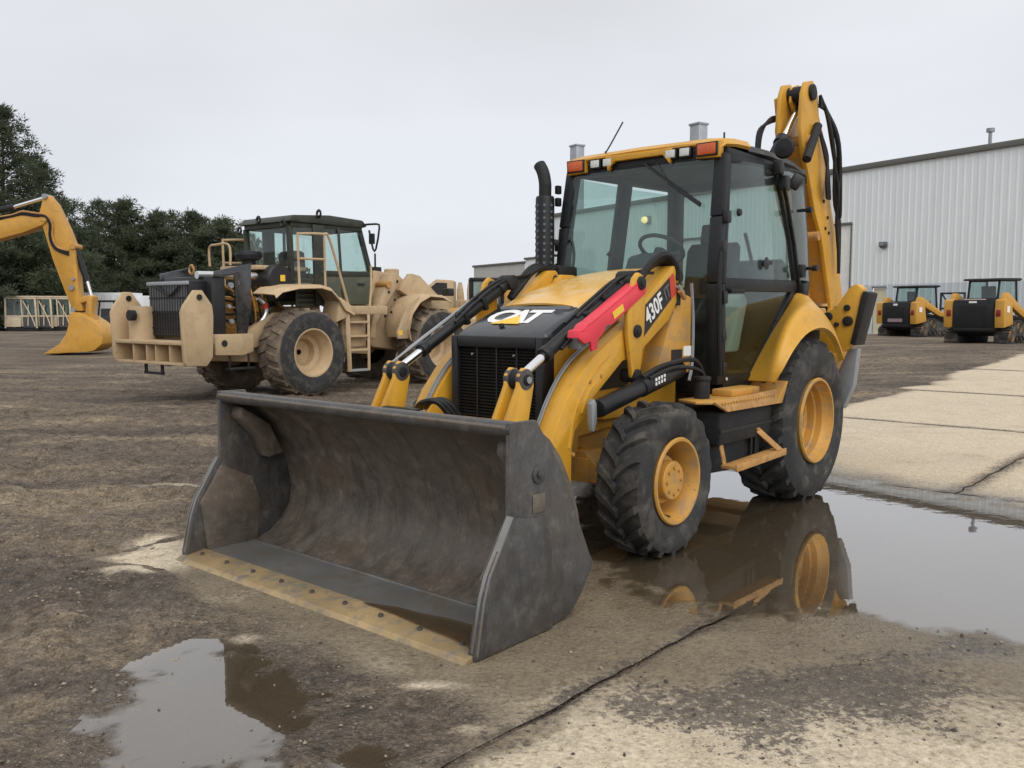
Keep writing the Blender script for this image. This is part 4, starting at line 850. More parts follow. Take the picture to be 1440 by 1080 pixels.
# roof: yellow front cap with lamp pockets, dark rear half
rf = []
for x, w_, z in ((1.055, .690, 2.752), (1.0, .715, 2.785), (.85, .725, 2.802), (.62, .722, 2.812)):
    rf.append([(x, -w_, z - .055), (x, -w_ + .03, z - .012), (x, -w_ * .8, z), (x, 0, z + .008), (x, w_ * .8, z), (x, w_ - .03, z - .012), (x, w_, z - .055)])
roof = MB().sheet(rf, -.03).build('roof_cap', 'yellow', CB, ang=50)
rf = []
for x, w_, z in ((.625, .705, 2.800), (.2, .70, 2.812), (-.3, .68, 2.80), (-.62, .65, 2.765), (-.68, .63, 2.71)):
    rf.append([(x, -w_, z - .07), (x, -w_ + .04, z - .015), (x, -w_ * .7, z), (x, 0, z + .006), (x, w_ * .7, z), (x, w_ - .04, z - .015), (x, w_, z - .07)])
MB().sheet(rf, -.03).build('roof_panel', 'black', CB, ang=50)
MB().prism([(.28, .0), (.22, .07), (-.22, .07), (-.28, 0), (-.30, .10), (-.30, .115), (.30, .115), (.30, .10)], 'x', 1.03, 1.075).xf(Matrix.Translation((0, 0, 2.628))).build('visor', 'yellow', roof, .006)
for s in (1, -1):
    MB().prism([(s * .695, 2.752), (s * .25, 2.748), (s * .25, 2.735), (s * .50, 2.735), (s * .50, 2.640), (s * .685, 2.632)], 'x', 1.0, 1.066).build('lamp_housing', 'yellow', roof, .006)
    MB().bx(.98, 1.02, s * .20, s * .50, 2.645, 2.74).build('lamp_pocket', 'blackp', roof)
    am = MB().bx(1.060, 1.092, s * .52, s * .665, 2.655, 2.735).build('marker_lamp', 'amber', CB, .008)
    MB().bx(1.058, 1.080, s * .508, s * .678, 2.645, 2.745).build('bezel', 'blackp', am, .004)
    for y in (.285, .405):
        lp = MB().bx(1.02, 1.068, s * y - .052, s * y + .052, 2.655, 2.735).build('work_lamp', 'blackp', CB, .012)
        MB().bx(1.066, 1.076, s * y - .040, s * y + .040, 2.668, 2.726).build('lens', 'lens', lp, .006)
# glass
gl = MB().sheet([[(1.12, -.655, 1.05), (1.125, -.2, 1.05), (1.125, .2, 1.05), (1.12, .655, 1.05)], [(1.155, -.655, 1.72), (1.165, -.2, 1.72), (1.165, .2, 1.72), (1.155, .655, 1.72)], [(1.095, -.65, 2.25), (1.105, -.2, 2.25), (1.105, .2, 2.25), (1.095, .65, 2.25)], [(1.03, -.635, 2.63), (1.035, -.2, 2.63), (1.035, .2, 2.63), (1.03, .635, 2.63)]], .006).build('windshield', 'glass', CB)
MB().tube([(1.05, .05, 2.66), (1.075, .10, 2.62), (1.105, .32, 2.47), (1.13, .58, 2.30)], .009, 6).bar((1.11, .30, 2.475), (1.13, .58, 2.285), .012, .022).tube([(1.06, .16, 2.64), (1.09, .24, 2.53), (1.12, .33, 2.47)], .004, 5).build('wiper', 'blackp', CB)
# left door
D0 = [(1.03, .715, .985), (1.065, .725, 1.72), (1.015, .715, 2.22), (.955, .695, 2.63)]          # hinge edge, bottom to top
D1 = [(.175, .705, 2.66), (.05, .718, 2.42), (-.10, .727, 2.10), (-.235, .728, 1.74)]           # rear edge, top to waist
D2 = [(-.235, .728, 1.74), (.10, .728, 1.42), (.57, .722, .985)]                                   # lower diagonal
dr = MB()
for pts, w_ in ((D0, .055), (D2, .06)): post(dr, pts, w_, .05)
post(dr, D1, .035, .04); dr.bar(D0[0], D2[-1], .05, .10).bar(D0[3], D1[0], .04, .05).bar((1.06, .728, 1.715), (-.20, .730, 1.725), .05, .10)
DO = dr.build('door', 'black', CB, .008)
up = []
for i in range(4):
    a = Vector(D0[1]).lerp(Vector(D0[3]), i / 3) if i else Vector(D0[1]); a = [Vector(D0[1]), Vector((1.04, .722, 1.98)), Vector(D0[2]), Vector(D0[3])][i]; b = [Vector(D1[3]), Vector(D1[2]), Vector(D1[1]), Vector(D1[0])][i]
    up.append([a.lerp(b, u) + Vector((0, .02 * math.sin(math.pi * u), 0)) for u in (0, .25, .5, .75, 1)])
MB().sheet(up, .006).build('upper_glass', 'glass', DO)
MB().sheet([[(1.04, .716, 1.03), (.60, .716, 1.03)], [(1.055, .72, 1.35), (.20, .722, 1.35)], [(1.06, .722, 1.68), (-.14, .724, 1.68)]], .006).build('lower_glass', 'glass_dark', DO)
MB().bx(.78, 1.0, .745, .775, 1.655, 1.685).cyl((1.0, .745, 1.67), (1.0, .785, 1.67), .02).build('door_handle', 'matte', DO, .006)
for x, y, z in ((1.06, .76, 2.20), (1.10, .75, 1.98), (1.09, .755, 1.35), (1.06, .75, 1.10), (1.07, .75, 1.62)): MB().bx(x - .03, x + .03, y - .03, y + .02, z - .045, z + .045).build('hinge', 'blackp', DO, .008)
MB().lathe([(.03, 0), (.026, .02), (0, .024)], (.84, .735, 2.25), 'y', 14).build('knob', 'blackp', DO)
MB().lathe([(.02, 0), (.035, .02), (.05, .03), (0, .04)], (.42, .745, 1.89), 'y', 14).bx(.30, .42, .75, .77, 1.885, 1.915).build('knob', 'blackp', DO)
MB().cyl((1.0, .745, 1.02), (1.0, .752, 1.02), .012, n=10).build('bolt', 'lens', DO)
# grab tube just ahead of the hinge
MB().tube([(1.10, .745, 1.05), (1.14, .755, 1.4), (1.15, .755, 1.72), (1.12, .75, 1.95)], .018, 7).build('grab_rail', 'black', CB)
# left rear quarter window swung slightly out, its stay and knobs
MB().sheet([[(-.22, .745, 1.78), (-.42, .735, 1.78), (-.60, .70, 1.78)], [(-.08, .745, 2.2), (-.30, .735, 2.2), (-.575, .68, 2.2)], [(.15, .72, 2.64), (-.10, .715, 2.66), (-.53, .65, 2.66)]], .006).build('quarter_window', 'glass_clear', CB)
post(b_ := MB(), [(-.29, .755, 1.66), (-.15, .755, 2.06), (.00, .745, 2.42), (.13, .735, 2.66)], .03, .03); b_.build('window_seal', 'black', CB, .006)
for x, y, z, k in ((.20, .75, 2.66, 1), (.10, .76, 2.55, 0), (-.26, .765, 1.86, 0), (-.30, .765, 1.70, 1)): MB().bx(x - .04, x + .04, y - .03, y + .04, z - .06, z + .05).build('hinge', 'blackp', CB, .012)
for x, y, z in ((-.20, .80, 2.35), (-.36, .80, 1.88)): MB().cyl((x, y - .05, z), (x, y + .05, z), .014, n=8).cyl((x, y + .03, z), (x, y + .075, z), .026, n=10).bar((x + .03, y, z), (x - .12, y + .02, z + .005), .012, .02).build('window_latch', 'blackp', CB)
MB().lathe([(0, -.03), (.07, -.02), (.085, .0), (.07, .02), (0, .03)], (.20, .80, 2.80), 'x', 20).build('mirror', 'matte', CB)
MB().bar((-.10, .73, 2.60), (-.14, .80, 2.55), .08, .12).build('lamp_bracket', 'blackp', CB, .02)
# right side, rear
MB().sheet([[(1.06, -.70, 1.35), (.44, -.705, 1.35)], [(1.07, -.705, 1.75), (.42, -.71, 1.75)], [(.96, -.685, 2.62), (.28, -.69, 2.62)]], .006).build('side_glass', 'glass', CB)
MB().sheet([[(.26, -.70, 1.62), (-.54, -.65, 1.62)], [(.25, -.705, 1.75), (-.55, -.66, 1.75)], [(.11, -.69, 2.62), (-.48, -.62, 2.62)]], .006).build('side_glass', 'glass', CB)
MB().sheet([[(-.63, -.58, 1.25), (-.63, .58, 1.25)], [(-.64, -.58, 1.8), (-.64, .58, 1.8)], [(-.57, -.54, 2.62), (-.57, .54, 2.62)]], .006).build('rear_window', 'glass_clear', CB)
MB().tube([(1.10, -.66, 2.05), (1.12, -.60, 2.10), (1.10, -.585, 1.98), (1.10, -.60, 1.86)], .014, 6).build('side_latch', 'blackp', CB)
for z in (1.88, 2.05, 2.42, 2.52): MB().bx(1.07, 1.12, -.775, -.735, z - .035, z + .035).build('hinge', 'blackp', CB, .008)
MB().bx(.44, 1.06, -.71, -.68, 1.0, 1.35).bx(-.56, .44, -.70, -.66, 1.0, 1.62).build('side_trim', 'trim', CB)
MB().bx(-.62, -.585, -.62, .62, 1.0, 1.20).bx(-.61, -.575, -.62, .05, 1.2, 1.70).build('rear_trim', 'trim', CB)
# inside: seat, wheel, console, levers
se = MB().bx(-.05, .42, -.20, .30, 1.40, 1.52).prism([(-.02, 1.48), (.06, 1.50), (-.02, 2.05), (-.10, 2.12), (-.16, 2.08), (-.10, 1.5)], 'y', -.18, .28).prism([(-.08, 2.10), (-.03, 2.10), (-.06, 2.28), (-.13, 2.27)], 'y', -.06, .16).bx(.0, .35, -.12, .22, .99, 1.40).build('seat', 'seat', CB, .035, 3)
swc = Vector((.60, -.06, 2.03)); swn = Vector((-.55, 0, .83)).normalized(); ux = Vector((0, 1, 0)); uy = swn.cross(ux)
ring = [swc + (ux * math.cos(a) + uy * math.sin(a)) * .185 for a in [2 * math.pi * k / 28 for k in range(29)]]
MB().tube(ring, .017, 8, 0).tube([swc - swn * .05 + ux * .18, swc - swn * .06, swc - swn * .05 - ux * .18], .016, 6).cyl(swc - swn * .08, swc - swn * .02, .055, n=14).build('steering_wheel', 'trim', CB)
MB().prism([(.98, 1.0), (.98, 1.78), (.90, 1.96), (.68, 2.00), (.62, 1.90), (.74, 1.70), (.80, 1.0)], 'y', -.20, .10).build('steering_console', 'trim', CB, .03)
MB().bx(.55, 1.0, -.62, -.38, 1.0, 1.72).build('side_console', 'trim', CB, .03); MB().cyl((.75, -.5, 1.7), (.70, -.5, 1.98), .015).lathe([(0, -.04), (.035, 0), (0, .04)], (.70, -.5, 2.0), 'z', 10).build('lever', 'blackp', CB)
MB().prism([(.70, 1.20), (.50, 1.62), (.42, 1.66), (.36, 1.60), (.50, 1.2)], 'y', .42, .60).build('document_pouch', 'door_w', CB, .02)
MB().tube([(.85, .3, 1.0), (.80, .32, 1.35), (.66, .36, 1.6)], .014, 6).build('lever', 'blackp', CB)
MB().prism([(-.30, 1.0), (-.55, 1.0), (-.58, 1.85), (-.42, 1.98), (-.30, 1.9)], 'y', .05, .55).build('rear_console', 'trim', CB, .03)
MB().tube([(-.35, .3, 1.9), (-.28, .28, 2.1), (-.26, .26, 2.2)], .016, 6).build('lever', 'blackp', CB)
# exhaust stack with its perforated guard
EX, EY = 1.2, -.81
ex = MB().tube([(EX, EY, 1.35), (EX, EY, 2.42), (EX + .0, EY, 2.56), (EX - .01, EY - .03, 2.66), (EX - .02, EY - .075, 2.725)], .052, 18).build('exhaust_stack', 'matte', B)
MB().lathe([(.078, 0), (.078, .72), (.072, .74), (.056, .74)], (EX, EY, 1.72), 'z', 28).build('heat_guard', 'black', ex)
h0 = None
for k in range(13):
    for a in (200, 245, 290, 335, 20):
        if h0 is None: h0 = MB().cyl((0, 0, 0), (.004, 0, 0), .012, n=8).build('guard_hole', 'greyp', ex); o = h0
        else: o = h0.copy(); COL.objects.link(o); o.parent = ex
        aa = R(a + 60); o.location = (EX + .077 * math.cos(aa), EY + .077 * math.sin(aa), 1.76 + k * .052); o.rotation_euler = (0, 0, aa)
MB().bar((EX, EY, 2.10), (1.09, -.72, 2.08), .03, .05).bar((EX, EY, 1.98), (1.09, -.72, 1.98), .02, .02).build('bracket', 'black', ex, .004)
MB().tube([(1.02, -.34, 2.79), (.98, -.34, 2.82), (.83, -.30, 3.05)], .007, 6).build('antenna', 'blackp', CB)
MB().cyl((.24, .30, 2.8), (.24, .30, 2.98), .008, n=6).build('antenna', 'blackp', CB)
# hoses on the right front of the cab
for k in range(3): MB().tube([(1.70, -.50 - .02 * k, 1.72), (1.50, -.52 - .02 * k, 1.83 + .02 * k), (1.30, -.56 - .02 * k, 1.87 - .01 * k), (1.18, -.60, 1.76 - .02 * k)], .016, 7).build('hydraulic_hose', 'hose', B)
MB().bx(1.16, 1.40, -.66, -.50, 1.78, 1.88).build('valve_block', 'matte', B, .02)
# fat hose lying behind the bucket
for dx in (0, .04, .08): MB().tube([(3.02 + dx, -.34, .90), (3.10 + dx, -.20, .955), (3.06 + dx, -.10, .955), (2.95 + dx, -.05, .80)], .018, 8).build('hydraulic_hose', 'hose', B)
MB().bar((3.30, -.42, .905), (3.30, -.12, .905), .06, .05).build('coupler_bar', 'black', B, .01)
# ---- backhoe: swing frame, boom, folded stick
MB().prism([(-1.0, .45), (-1.0, 1.55), (-1.30, 1.55), (-1.42, 1.2), (-1.42, .45)], 'y', -.60, .60).build('rear_frame', 'yellow_dusty', B, .015)
MB().prism([(-1.35, .55), (-1.35, 1.52), (-1.75, 1.50), (-2.05, 1.50), (-2.15, 1.40), (-1.95, 1.0), (-1.75, .55)], 'y', .02, .50).build('swing_frame', 'yellow_dusty', B, .02)
BMs = [(-1.98, 1.40), (-2.12, 1.36), (-2.30, 1.45), (-2.35, 1.60), (-2.06, 2.33), (-1.80, 2.82), (-1.69, 3.22), (-1.55, 3.40), (-1.50, 3.62), (-1.38, 3.70), (-1.22, 3.66), (-1.16, 3.55), (-1.12, 3.22), (-1.20, 3.0), (-1.33, 2.83), (-1.53, 2.46), (-1.69, 2.27), (-2.02, 1.55)]
bo = MB().prism(BMs, 'y', .335, .38).prism(BMs, 'y', .12, .165).build('boom', 'yellow', B, .012)
MB().prism([(-2.04, 1.60), (-1.73, 2.30), (-1.60, 2.52), (-1.40, 2.84), (-1.22, 3.06), (-1.30, 3.10), (-1.52, 2.86), (-1.80, 2.32), (-2.10, 1.62)], 'y', .166, .334).build('boom_web', 'yellow_dusty', bo)
MB().prism([(-2.28, 1.60), (-2.02, 2.32), (-1.77, 2.82), (-1.66, 3.2), (-1.70, 3.2), (-1.81, 2.83), (-2.07, 2.34), (-2.33, 1.62)], 'y', .166, .334).build('boom_web', 'yellow_dusty', bo)
# cheek plates that stand forward of the web
for y0_, y1_ in ((.128, .160),): MB().prism([(-1.70, 2.22), (-1.50, 2.50), (-1.28, 2.84), (-1.05, 3.06), (-1.10, 2.70), (-1.30, 2.38), (-1.50, 2.18), (-1.62, 2.16)], 'y', y0_, y1_).build('boom_cheek', 'yellow', bo, .008)
for x, z, r_ in ((-1.34, 3.58, .075), (-1.56, 2.25, .045), (-2.15, 1.48, .09), (-1.30, 3.12, .06)): MB().cyl((x, .09, z), (x, .41, z), r_, n=20).build('pin', 'rust' if r_ < .07 else 'matte', bo, .006)
for x, z in ((-1.83, 2.45), (-1.78, 2.34), (-1.87, 2.3), (-1.72, 2.6)): MB().cyl((x, .38, z), (x, .39, z), .016, n=8).build('bolt', 'matte', bo)
# stick folded down behind the boom, its cylinder in front of the boom head
sk = MB().prism([(-1.45, 3.62), (-1.35, 3.58), (-1.40, 3.40), (-1.78, 3.05), (-2.12, 2.3), (-2.45, 1.15), (-2.65, 1.15), (-2.45, 2.3), (-1.98, 3.10), (-1.60, 3.55)], 'y', .0, .115).build('stick', 'yellow', B, .012)
cy = MB().cyl((-1.08, .225, 3.12), (-.78, .20, 2.78), .062, n=18).cyl((-1.09, .226, 3.13), (-1.04, .222, 3.075), .075, n=18).build('stick_cylinder', 'black', B); MB().cyl((-1.44, .25, 3.55), (-1.06, .223, 3.10), .033, n=16).build('piston_rod', 'chrome', cy)
MB().prism([(-1.62, 3.40), (-1.60, 3.62), (-1.44, 3.70), (-1.28, 3.64), (-1.26, 3.50), (-1.40, 3.36)], 'y', .19, .215).build('stick_ear', 'yellow', sk, .008)
cy = MB().cyl((-1.42, .42, 3.28), (-1.10, .45, 2.92), .042, n=14).build('boom_cylinder', 'matte', B)
for k in range(6):
    o_ = .022 * k + .03 * math.sin(k * 2.3); w2 = .05 * math.cos(k * 1.7)
    MB().tube([(-1.50, .40, 3.58 - .02 * k), (-1.60 - o_ * .6, .43, 3.42), (-1.70 - o_ * .8, .45 + .012 * k, 3.10 + w2), (-1.80 - o_ * .9, .47 + w2 * .4, 2.72 - .05 * k), (-1.92 - o_ * .5 + w2 * .5, .45, 2.40), (-2.02, .44, 2.05 - .03 * k)], .017, 7).build('hydraulic_hose', 'hose', bo)
for k in range(3):
    MB().tube([(-1.52, .40, 3.25), (-1.60, .45, 3.02 - .05 * k), (-1.57 - .03 * k, .46, 2.78), (-1.66 - .03 * k, .44, 2.62), (-1.72, .42, 2.82)], .015, 7).build('hydraulic_hose', 'hose', bo)
for k in range(4): MB().tube([(-1.38, .12 - .01 * k, 3.38), (-1.16 + .02 * k, .07, 3.36 - .02 * k), (-1.02 + .025 * k, .04, 3.20), (-.97 + .02 * k, .04, 2.95)], .014, 7).build('hydraulic_hose', 'hose', bo)
# stabilisers folded up, rubber pads outward
for s in (1, -1):
    X1 = -1.04
    sb_ = MB().prism([(s * .62, 1.36), (s * .68, 1.51), (s * .78, 1.55), (s * .90, 1.73), (s * .96, 1.765), (s * 1.015, 1.72), (s * .935, 1.22), (s * .88, 1.16), (s * .80, 1.12), (s * .66, 1.2)], 'x', X1 - .14, X1).build('stabiliser', 'yellow', B, .012)
    MB().prism([(s * 1.030, 1.70), (s * 1.085, 1.68), (s * .980, 1.21), (s * .930, 1.225)], 'x', X1 - .22, X1 + .03).build('stabiliser_pad', 'matte', sb_, .012)
    for y, z, r_ in ((.90, 1.43, .045), (.89, 1.55, .028), (.72, 1.47, .04), (.80, 1.40, .02)): MB().cyl((X1 - .02, s * y, z), (X1 + .03, s * y, z), r_).build('pin', 'matte', sb_, .004)
    MB().prism([(s * .80, 1.16), (s * .96, 1.18), (s * .93, .85), (s * .84, .62), (s * .74, .62)], 'x', X1 - .20, X1 - .10).build('stabiliser_cylinder', 'grey', sb_, .01)
    MB().prism([(s * .62, 1.1), (s * .90, 1.16), (s * .82, .98), (s * .66, .9)], 'x', X1 - .03, X1 + .05).build('stabiliser_knuckle', 'yellow_dusty', sb_, .01)
# ================================================================ tan wheel loader (rear end towards the camera, engine covers off)
L = thing('wheel_loader', 'tan articulated wheel loader with green cab and open engine bay', 'wheel loader', (-4.54, 16.12, 0), 52)
def lwheel(x, s):
    c = (x, s * 1.02, .79); Rr, W, rim = .79, .62, .415
    pr = [(rim - .01, .26), (rim + .025, .285), (rim + .018, .31), (rim - .01, .31), (rim - .03, .27), (rim - .045, .20), (rim - .075, .16), (rim - .085, .05), (rim - .17, .02), (rim - .19, -.10), (.05, -.11)]
    wl = MB().lathe([(r, h * s) for r, h in pr], c, 'y', 44).build('wheel', 'tan', L)
    t = MB(); tyre(t, c, Rr, W, rim, 20, .12, .035, .12, 1, nl=48); t.build('tyre', 'tread_mud', wl, ang=24)
    hw = W / 2
    MB().lathe([(rim + .02, (hw + .004) * s), (rim + .10, (hw + .014) * s), (rim + .25, (hw + .012) * s), (rim + .30, (hw - .008) * s)], c, 'y', 44).build('sidewall', 'rubber', wl)
    return wl
for s in (1, -1): lwheel(0, s); lwheel(3.35, s)
rfm = MB().prism([(-1.75, .70), (-1.75, 1.12), (-.95, 1.12), (-.35, 1.50), (.9, 1.50), (1.55, 1.25), (1.6, .75), (.6, .62), (-.6, .62)], 'y', -.55, .55).build('rear_frame', 'tan', L, .02)
for s in (1, -1):
    MB().prism([(-1.72, .80), (-1.72, 1.14), (-.98, 1.14), (-.98, .84), (-1.2, .78)], 'y', s * .80, s * .96).build('frame_box', 'tan', rfm, .012)
    MB().prism([(-.98, .84), (-.98, 1.14), (-.40, 1.48), (.0, 1.52), (.0, 1.30), (-.5, .95)], 'y', s * .62, s * .70).build('frame_rail', 'tan', rfm, .012)
    MB().cyl((-1.55, s * .955, .99), (-1.55, s * .97, .99), .055).build('port', 'blackp', rfm)
    # tie-down plates of the rear frame
    pl_ = MB().prism([(-2.40, 1.50), (-2.36, 1.60), (-2.17, 1.85), (-2.03, 1.85), (-1.86, 1.62), (-1.84, 1.45), (-1.87, .78), (-1.98, .64), (-2.34, .66), (-2.37, .75)], 'y', s * 1.04, s * 1.12).build('tie_down_plate', 'tan', L, .012)
    MB().cyl((-2.09, s * 1.02, 1.74), (-2.09, s * 1.135, 1.74), .048, n=18).build('lifting_hole', 'blackp', pl_)
    MB().bar((-1.42, s * .90, .80), (-1.42, s * .90, .56), .05, .03).bar((-1.05, s * .90, .80), (-1.05, s * .90, .56), .05, .03).bar((-1.48, s * .92, .56), (-.98, s * .92, .56), .14, .04).build('rear_step', 'matte', L, .004)
MB().bx(-2.36, -1.80, -1.035, 1.035, .98, 1.04).build('cross_deck', 'tan', L, .012)
MB().bx(-2.36, -2.30, -1.035, 1.035, .66, .97).build('cross_plate', 'tan', L, .008) if False else None
MB().bx(-2.02, -1.95, -1.035, 1.035, .66, .975).bx(-2.34, -1.96, -1.03, 1.03, .655, .70).build('cross_plate', 'tan', L, .006)
for y in (-.60, -.18, .10, .52): MB().bx(-2.32, -2.02, y - .02, y + .02, .70, .978).build('web_plate', 'tan', L, .005)
MB().lathe([(.23, 0), (.23, .56), (.0, .57)], (-2.02, .72, 1.04), 'z', 24).build('counterweight_drum', 'tan', L)
MB().cyl((-2.26, .55, 1.45), (-2.36, .55, 1.45), .09).build('drum_eye', 'matte', L)
MB().bar((-2.25, .25, .66), (-2.25, .25, .50), .06, .04).bar((-2.25, -.25, .66), (-2.25, -.25, .50), .06, .04).bar((-2.25, -.28, .50), (-2.25, .28, .50), .05, .04).build('tow_step', 'matte', L)
M['core'] = worn('radiator_core', (.10, .105, .11), .5, .3, dirt=(.2, .19, .17), amt=.4, sc=3)
# cooling pack and open engine
cp = MB().bx(-1.95, -1.62, -.62, .62, 1.10, 2.02).build('cooling_pack', 'black', L, .02)
MB().bx(-1.965, -1.94, -.56, .56, 1.52, 1.96).build('core_top', 'core', cp); MB().bx(-1.965, -1.94, -.56, .56, 1.12, 1.50).build('core_low', 'blackp', cp)
MB().bar((-1.97, -.62, 1.98), (-1.97, .62, 1.98), .05, .06).build('top_tank', 'galv', cp, .01)
for k in range(14): MB().bx(-1.972, -1.962, -.54 + .08 * k, -.525 + .08 * k, 1.13, 1.94).build('fin', 'blackp', cp)
for z in (1.24, 1.5, 1.74): MB().bx(-1.978, -1.962, -.58, .58, z - .012, z + .012).build('brace_bar', 'matte', cp)
MB().tube([(-1.98, .45, 1.95), (-2.0, .2, 1.90), (-2.0, -.1, 1.78), (-2.0, -.4, 1.93)], .02, 6).build('hose', 'hose', cp)
MB().bx(-1.64, -1.38, -.78, .66, 1.12, 2.10).build('fan_shroud', 'blackp', L, .03)
MB().prism([(-1.20, 1.10), (-1.02, 1.10), (-.93, 1.50), (-.90, 2.33), (-1.20, 2.27), (-1.62, 2.17), (-1.62, 2.08), (-1.24, 2.12)], 'y', -.83, -.80).build('engine_side_panel', 'black_gloss', L, .005)
MB().prism([(-1.34, 1.10), (-1.02, 1.10), (-.93, 1.50), (-.90, 2.33), (-1.20, 2.27), (-1.62, 2.17), (-1.62, 2.02), (-1.42, 1.98)], 'y', .80, .83).build('engine_side_panel', 'black_gloss', L, .005)
MB().cyl((-1.70, -.45, 2.12), (-.55, -.45, 2.14), .065, n=16).build('intake_pipe', 'silver', L)
for k in range(7): MB().tube([(-1.36, -.70 + .05 * k, 1.30 + .1 * k), (-1.15, -.60 + .03 * k, 1.22 + .12 * k), (-.9, -.52, 1.4 + .06 * k)], .02, 6).build('hose', 'hose' if k % 3 else 'rust', L)
for x, z, r_ in ((-1.30, 1.95, .05), (-1.34, 1.6, .035), (-1.30, 1.35, .04), (-1.15, 2.0, .03)): MB().cyl((x, -.79, z), (x, -.83, z), r_, n=12).build('fitting', 'grey', L)
MB().bx(-1.2, -.2, -.36, .36, 1.12, 1.78).build('engine_block', 'yellow_dusty', L, .05)
for k, (x, y, z, a, b, c_, m_) in enumerate(((-.80, -.42, 1.80, .26, .10, .16, 'yellow_far'), (-.52, -.44, 1.62, .20, .10, .24, 'yellow_dusty'), (-.76, -.46, 1.42, .22, .10, .22, 'blackp'), (-.40, -.44, 1.86, .18, .10, .12, 'rust'), (-.55, -.47, 1.30, .14, .1, .18, 'matte'), (-.9, -.44, 1.62, .12, .1, .2, 'blackp'))):
    MB().bx(x - a / 2, x + a / 2, y - b, y + b, z - c_ / 2, z + c_ / 2).build('engine_accessory', m_, L, .03)
MB().tube([(-.62, -.60, 1.75), (-.50, -.64, 1.62), (-.50, -.64, 1.45), (-.66, -.62, 1.25), (-.80, -.6, 1.12)], .045, 10).build('coolant_pipe', 'silver', L)
MB().tube([(-.50, -.645, 1.66), (-.50, -.65, 1.56)], .055, 10).build('coolant_sleeve', 'redp', L)
for k in range(6): MB().tube([(-.95 + .12 * k, -.50, 1.95), (-.9 + .1 * k, -.60, 1.75 - .04 * k), (-.88 + .11 * k, -.58, 1.45), (-.8 + .1 * k, -.5, 1.25)], .016, 6).build('hose', 'hose' if k % 2 else 'yellow_dusty', L)
MB().lathe([(0, -.36), (.24, -.34), (.27, -.30), (.27, .30), (.24, .34), (0, .36)], (-.22, -.40, 2.08), 'y', 28).build('air_cleaner', 'blackp', L)
MB().bx(-.26, -.16, -.775, -.765, 2.05, 2.16).build('label', 'yellowp', L)
MB().lathe([(.12, 0), (.12, .10), (.22, .13), (.24, .20), (.22, .26), (0, .29)], (-.45, -.12, 2.32), 'z', 24).build('precleaner', 'matte', L)
MB().bx(-.60, .55, -.55, .55, 2.25, 2.33).build('hood_stub', 'tan', L, .02)
MB().tube([(-.80, .55, 2.33), (-.80, .55, 2.66), (-.82, .30, 2.70), (-.80, -.05, 2.68), (-.80, -.08, 2.33)], .022, 6).build('guard_rail', 'tan', L)
MB().lathe([(.07, -.02), (.10, 0), (.07, .02), (.05, 0)], (-1.45, .1, 2.23), 'x', 16, True).build('lifting_eye', 'rust', L)
# rear arches and platform
for s in (1, -1):
    rows = []
    for x, z in ((-.74, 1.80), (-.60, 1.90), (-.25, 1.97), (.25, 1.99), (.48, 1.94), (.66, 1.78), (.80, 1.60), (1.02, 1.50)): rows.append([(x, s * .62, z + .03), (x, s * .95, z + .02), (x, s * 1.24, z), (x, s * 1.28, z - .06)])
    MB().sheet(rows, .02 * s).build('fender', 'tan', L, ang=50)
    MB().prism([(.62, 1.32), (1.04, 1.46), (1.90, 1.46), (1.90, 1.62), (1.0, 1.62), (.72, 1.78)], 'y', s * .78, s * 1.22).build('platform', 'tan', L, .012)
    lad = MB().bar((.90, s * 1.20, 1.46), (.92, s * 1.22, .40), .05, .08).bar((1.42, s * 1.20, 1.46), (1.40, s * 1.22, .40), .05, .08).build('ladder', 'tan', L, .006)
    for z in (1.32, 1.06, .80): MB().bx(.93, 1.39, s * 1.10, s * 1.24, z - .02, z + .02).build('rung', 'tan', lad)
    MB().bx(.92, 1.40, s * 1.12, s * 1.24, .40, .44).build('rung', 'galv', lad)
    MB().prism([(.88, .85), (.88, 1.46), (1.46, 1.46), (1.46, .85)], 'y', s * .96, s * 1.08).build('tank', 'tan', L, .02)
    rl = MB().tube([(-.12, s * 1.12, 1.97), (-.14, s * 1.12, 2.80), (-.08, s * 1.12, 2.87), (.42, s * 1.12, 2.90), (.55, s * 1.12, 2.86), (.75, s * 1.12, 2.35), (1.0, s * 1.12, 1.62)], .024, 6).build('hand_rail', 'tan', L)
    MB().tube([(.45, s * 1.12, 2.88), (.46, s * 1.12, 1.97)], .022, 6).tube([(-.14, s * 1.12, 2.44), (.46, s * 1.12, 2.45)], .022, 6).build('rail_post', 'tan', rl)
    MB().tube([(1.76, s * .92, 2.40), (1.70, s * .98, 2.0), (1.62, s * 1.02, 1.62)], .022, 6).build('front_rail', 'tan', L)
# cab
cf = MB(); CX0, CX1, CYW = .10, 1.78, .74
for s in (1, -1):
    post(cf, [(CX0, s * .62, 2.02), (CX0 - .05, s * .64, 3.05)], .09, .09); post(cf, [(.64, s * .76, 1.62), (.62, s * .74, 3.10)], .26, .06); post(cf, [(1.84, s * .70, 1.66), (1.92, s * .72, 2.25), (1.70, s * .66, 3.10)], .09, .08)
    cf.bar((CX0 - .05, s * .64, 3.08), (1.72, s * .68, 3.10), .10, .10).bar((.64, s * .76, 2.22), (1.90, s * .74, 2.24), .06, .10).bar((CX0, s * .62, 2.06), (.64, s * .76, 2.06), .06, .12)
    cf.bar((1.18, s * .765, 1.62), (1.10, s * .75, 3.08), .03, .05)
cf.bar((CX0, -.64, 2.06), (CX0, .64, 2.06), .08, .12).bar((CX0 - .05, -.64, 3.08), (CX0 - .05, .64, 3.08), .09, .10).bar((1.70, -.66, 3.10), (1.70, .66, 3.10), .08, .10).bar((1.92, -.7, 2.2), (1.92, .7, 2.2), .08, .08)
LC = cf.build('cab', 'olive_dark', L, .01)
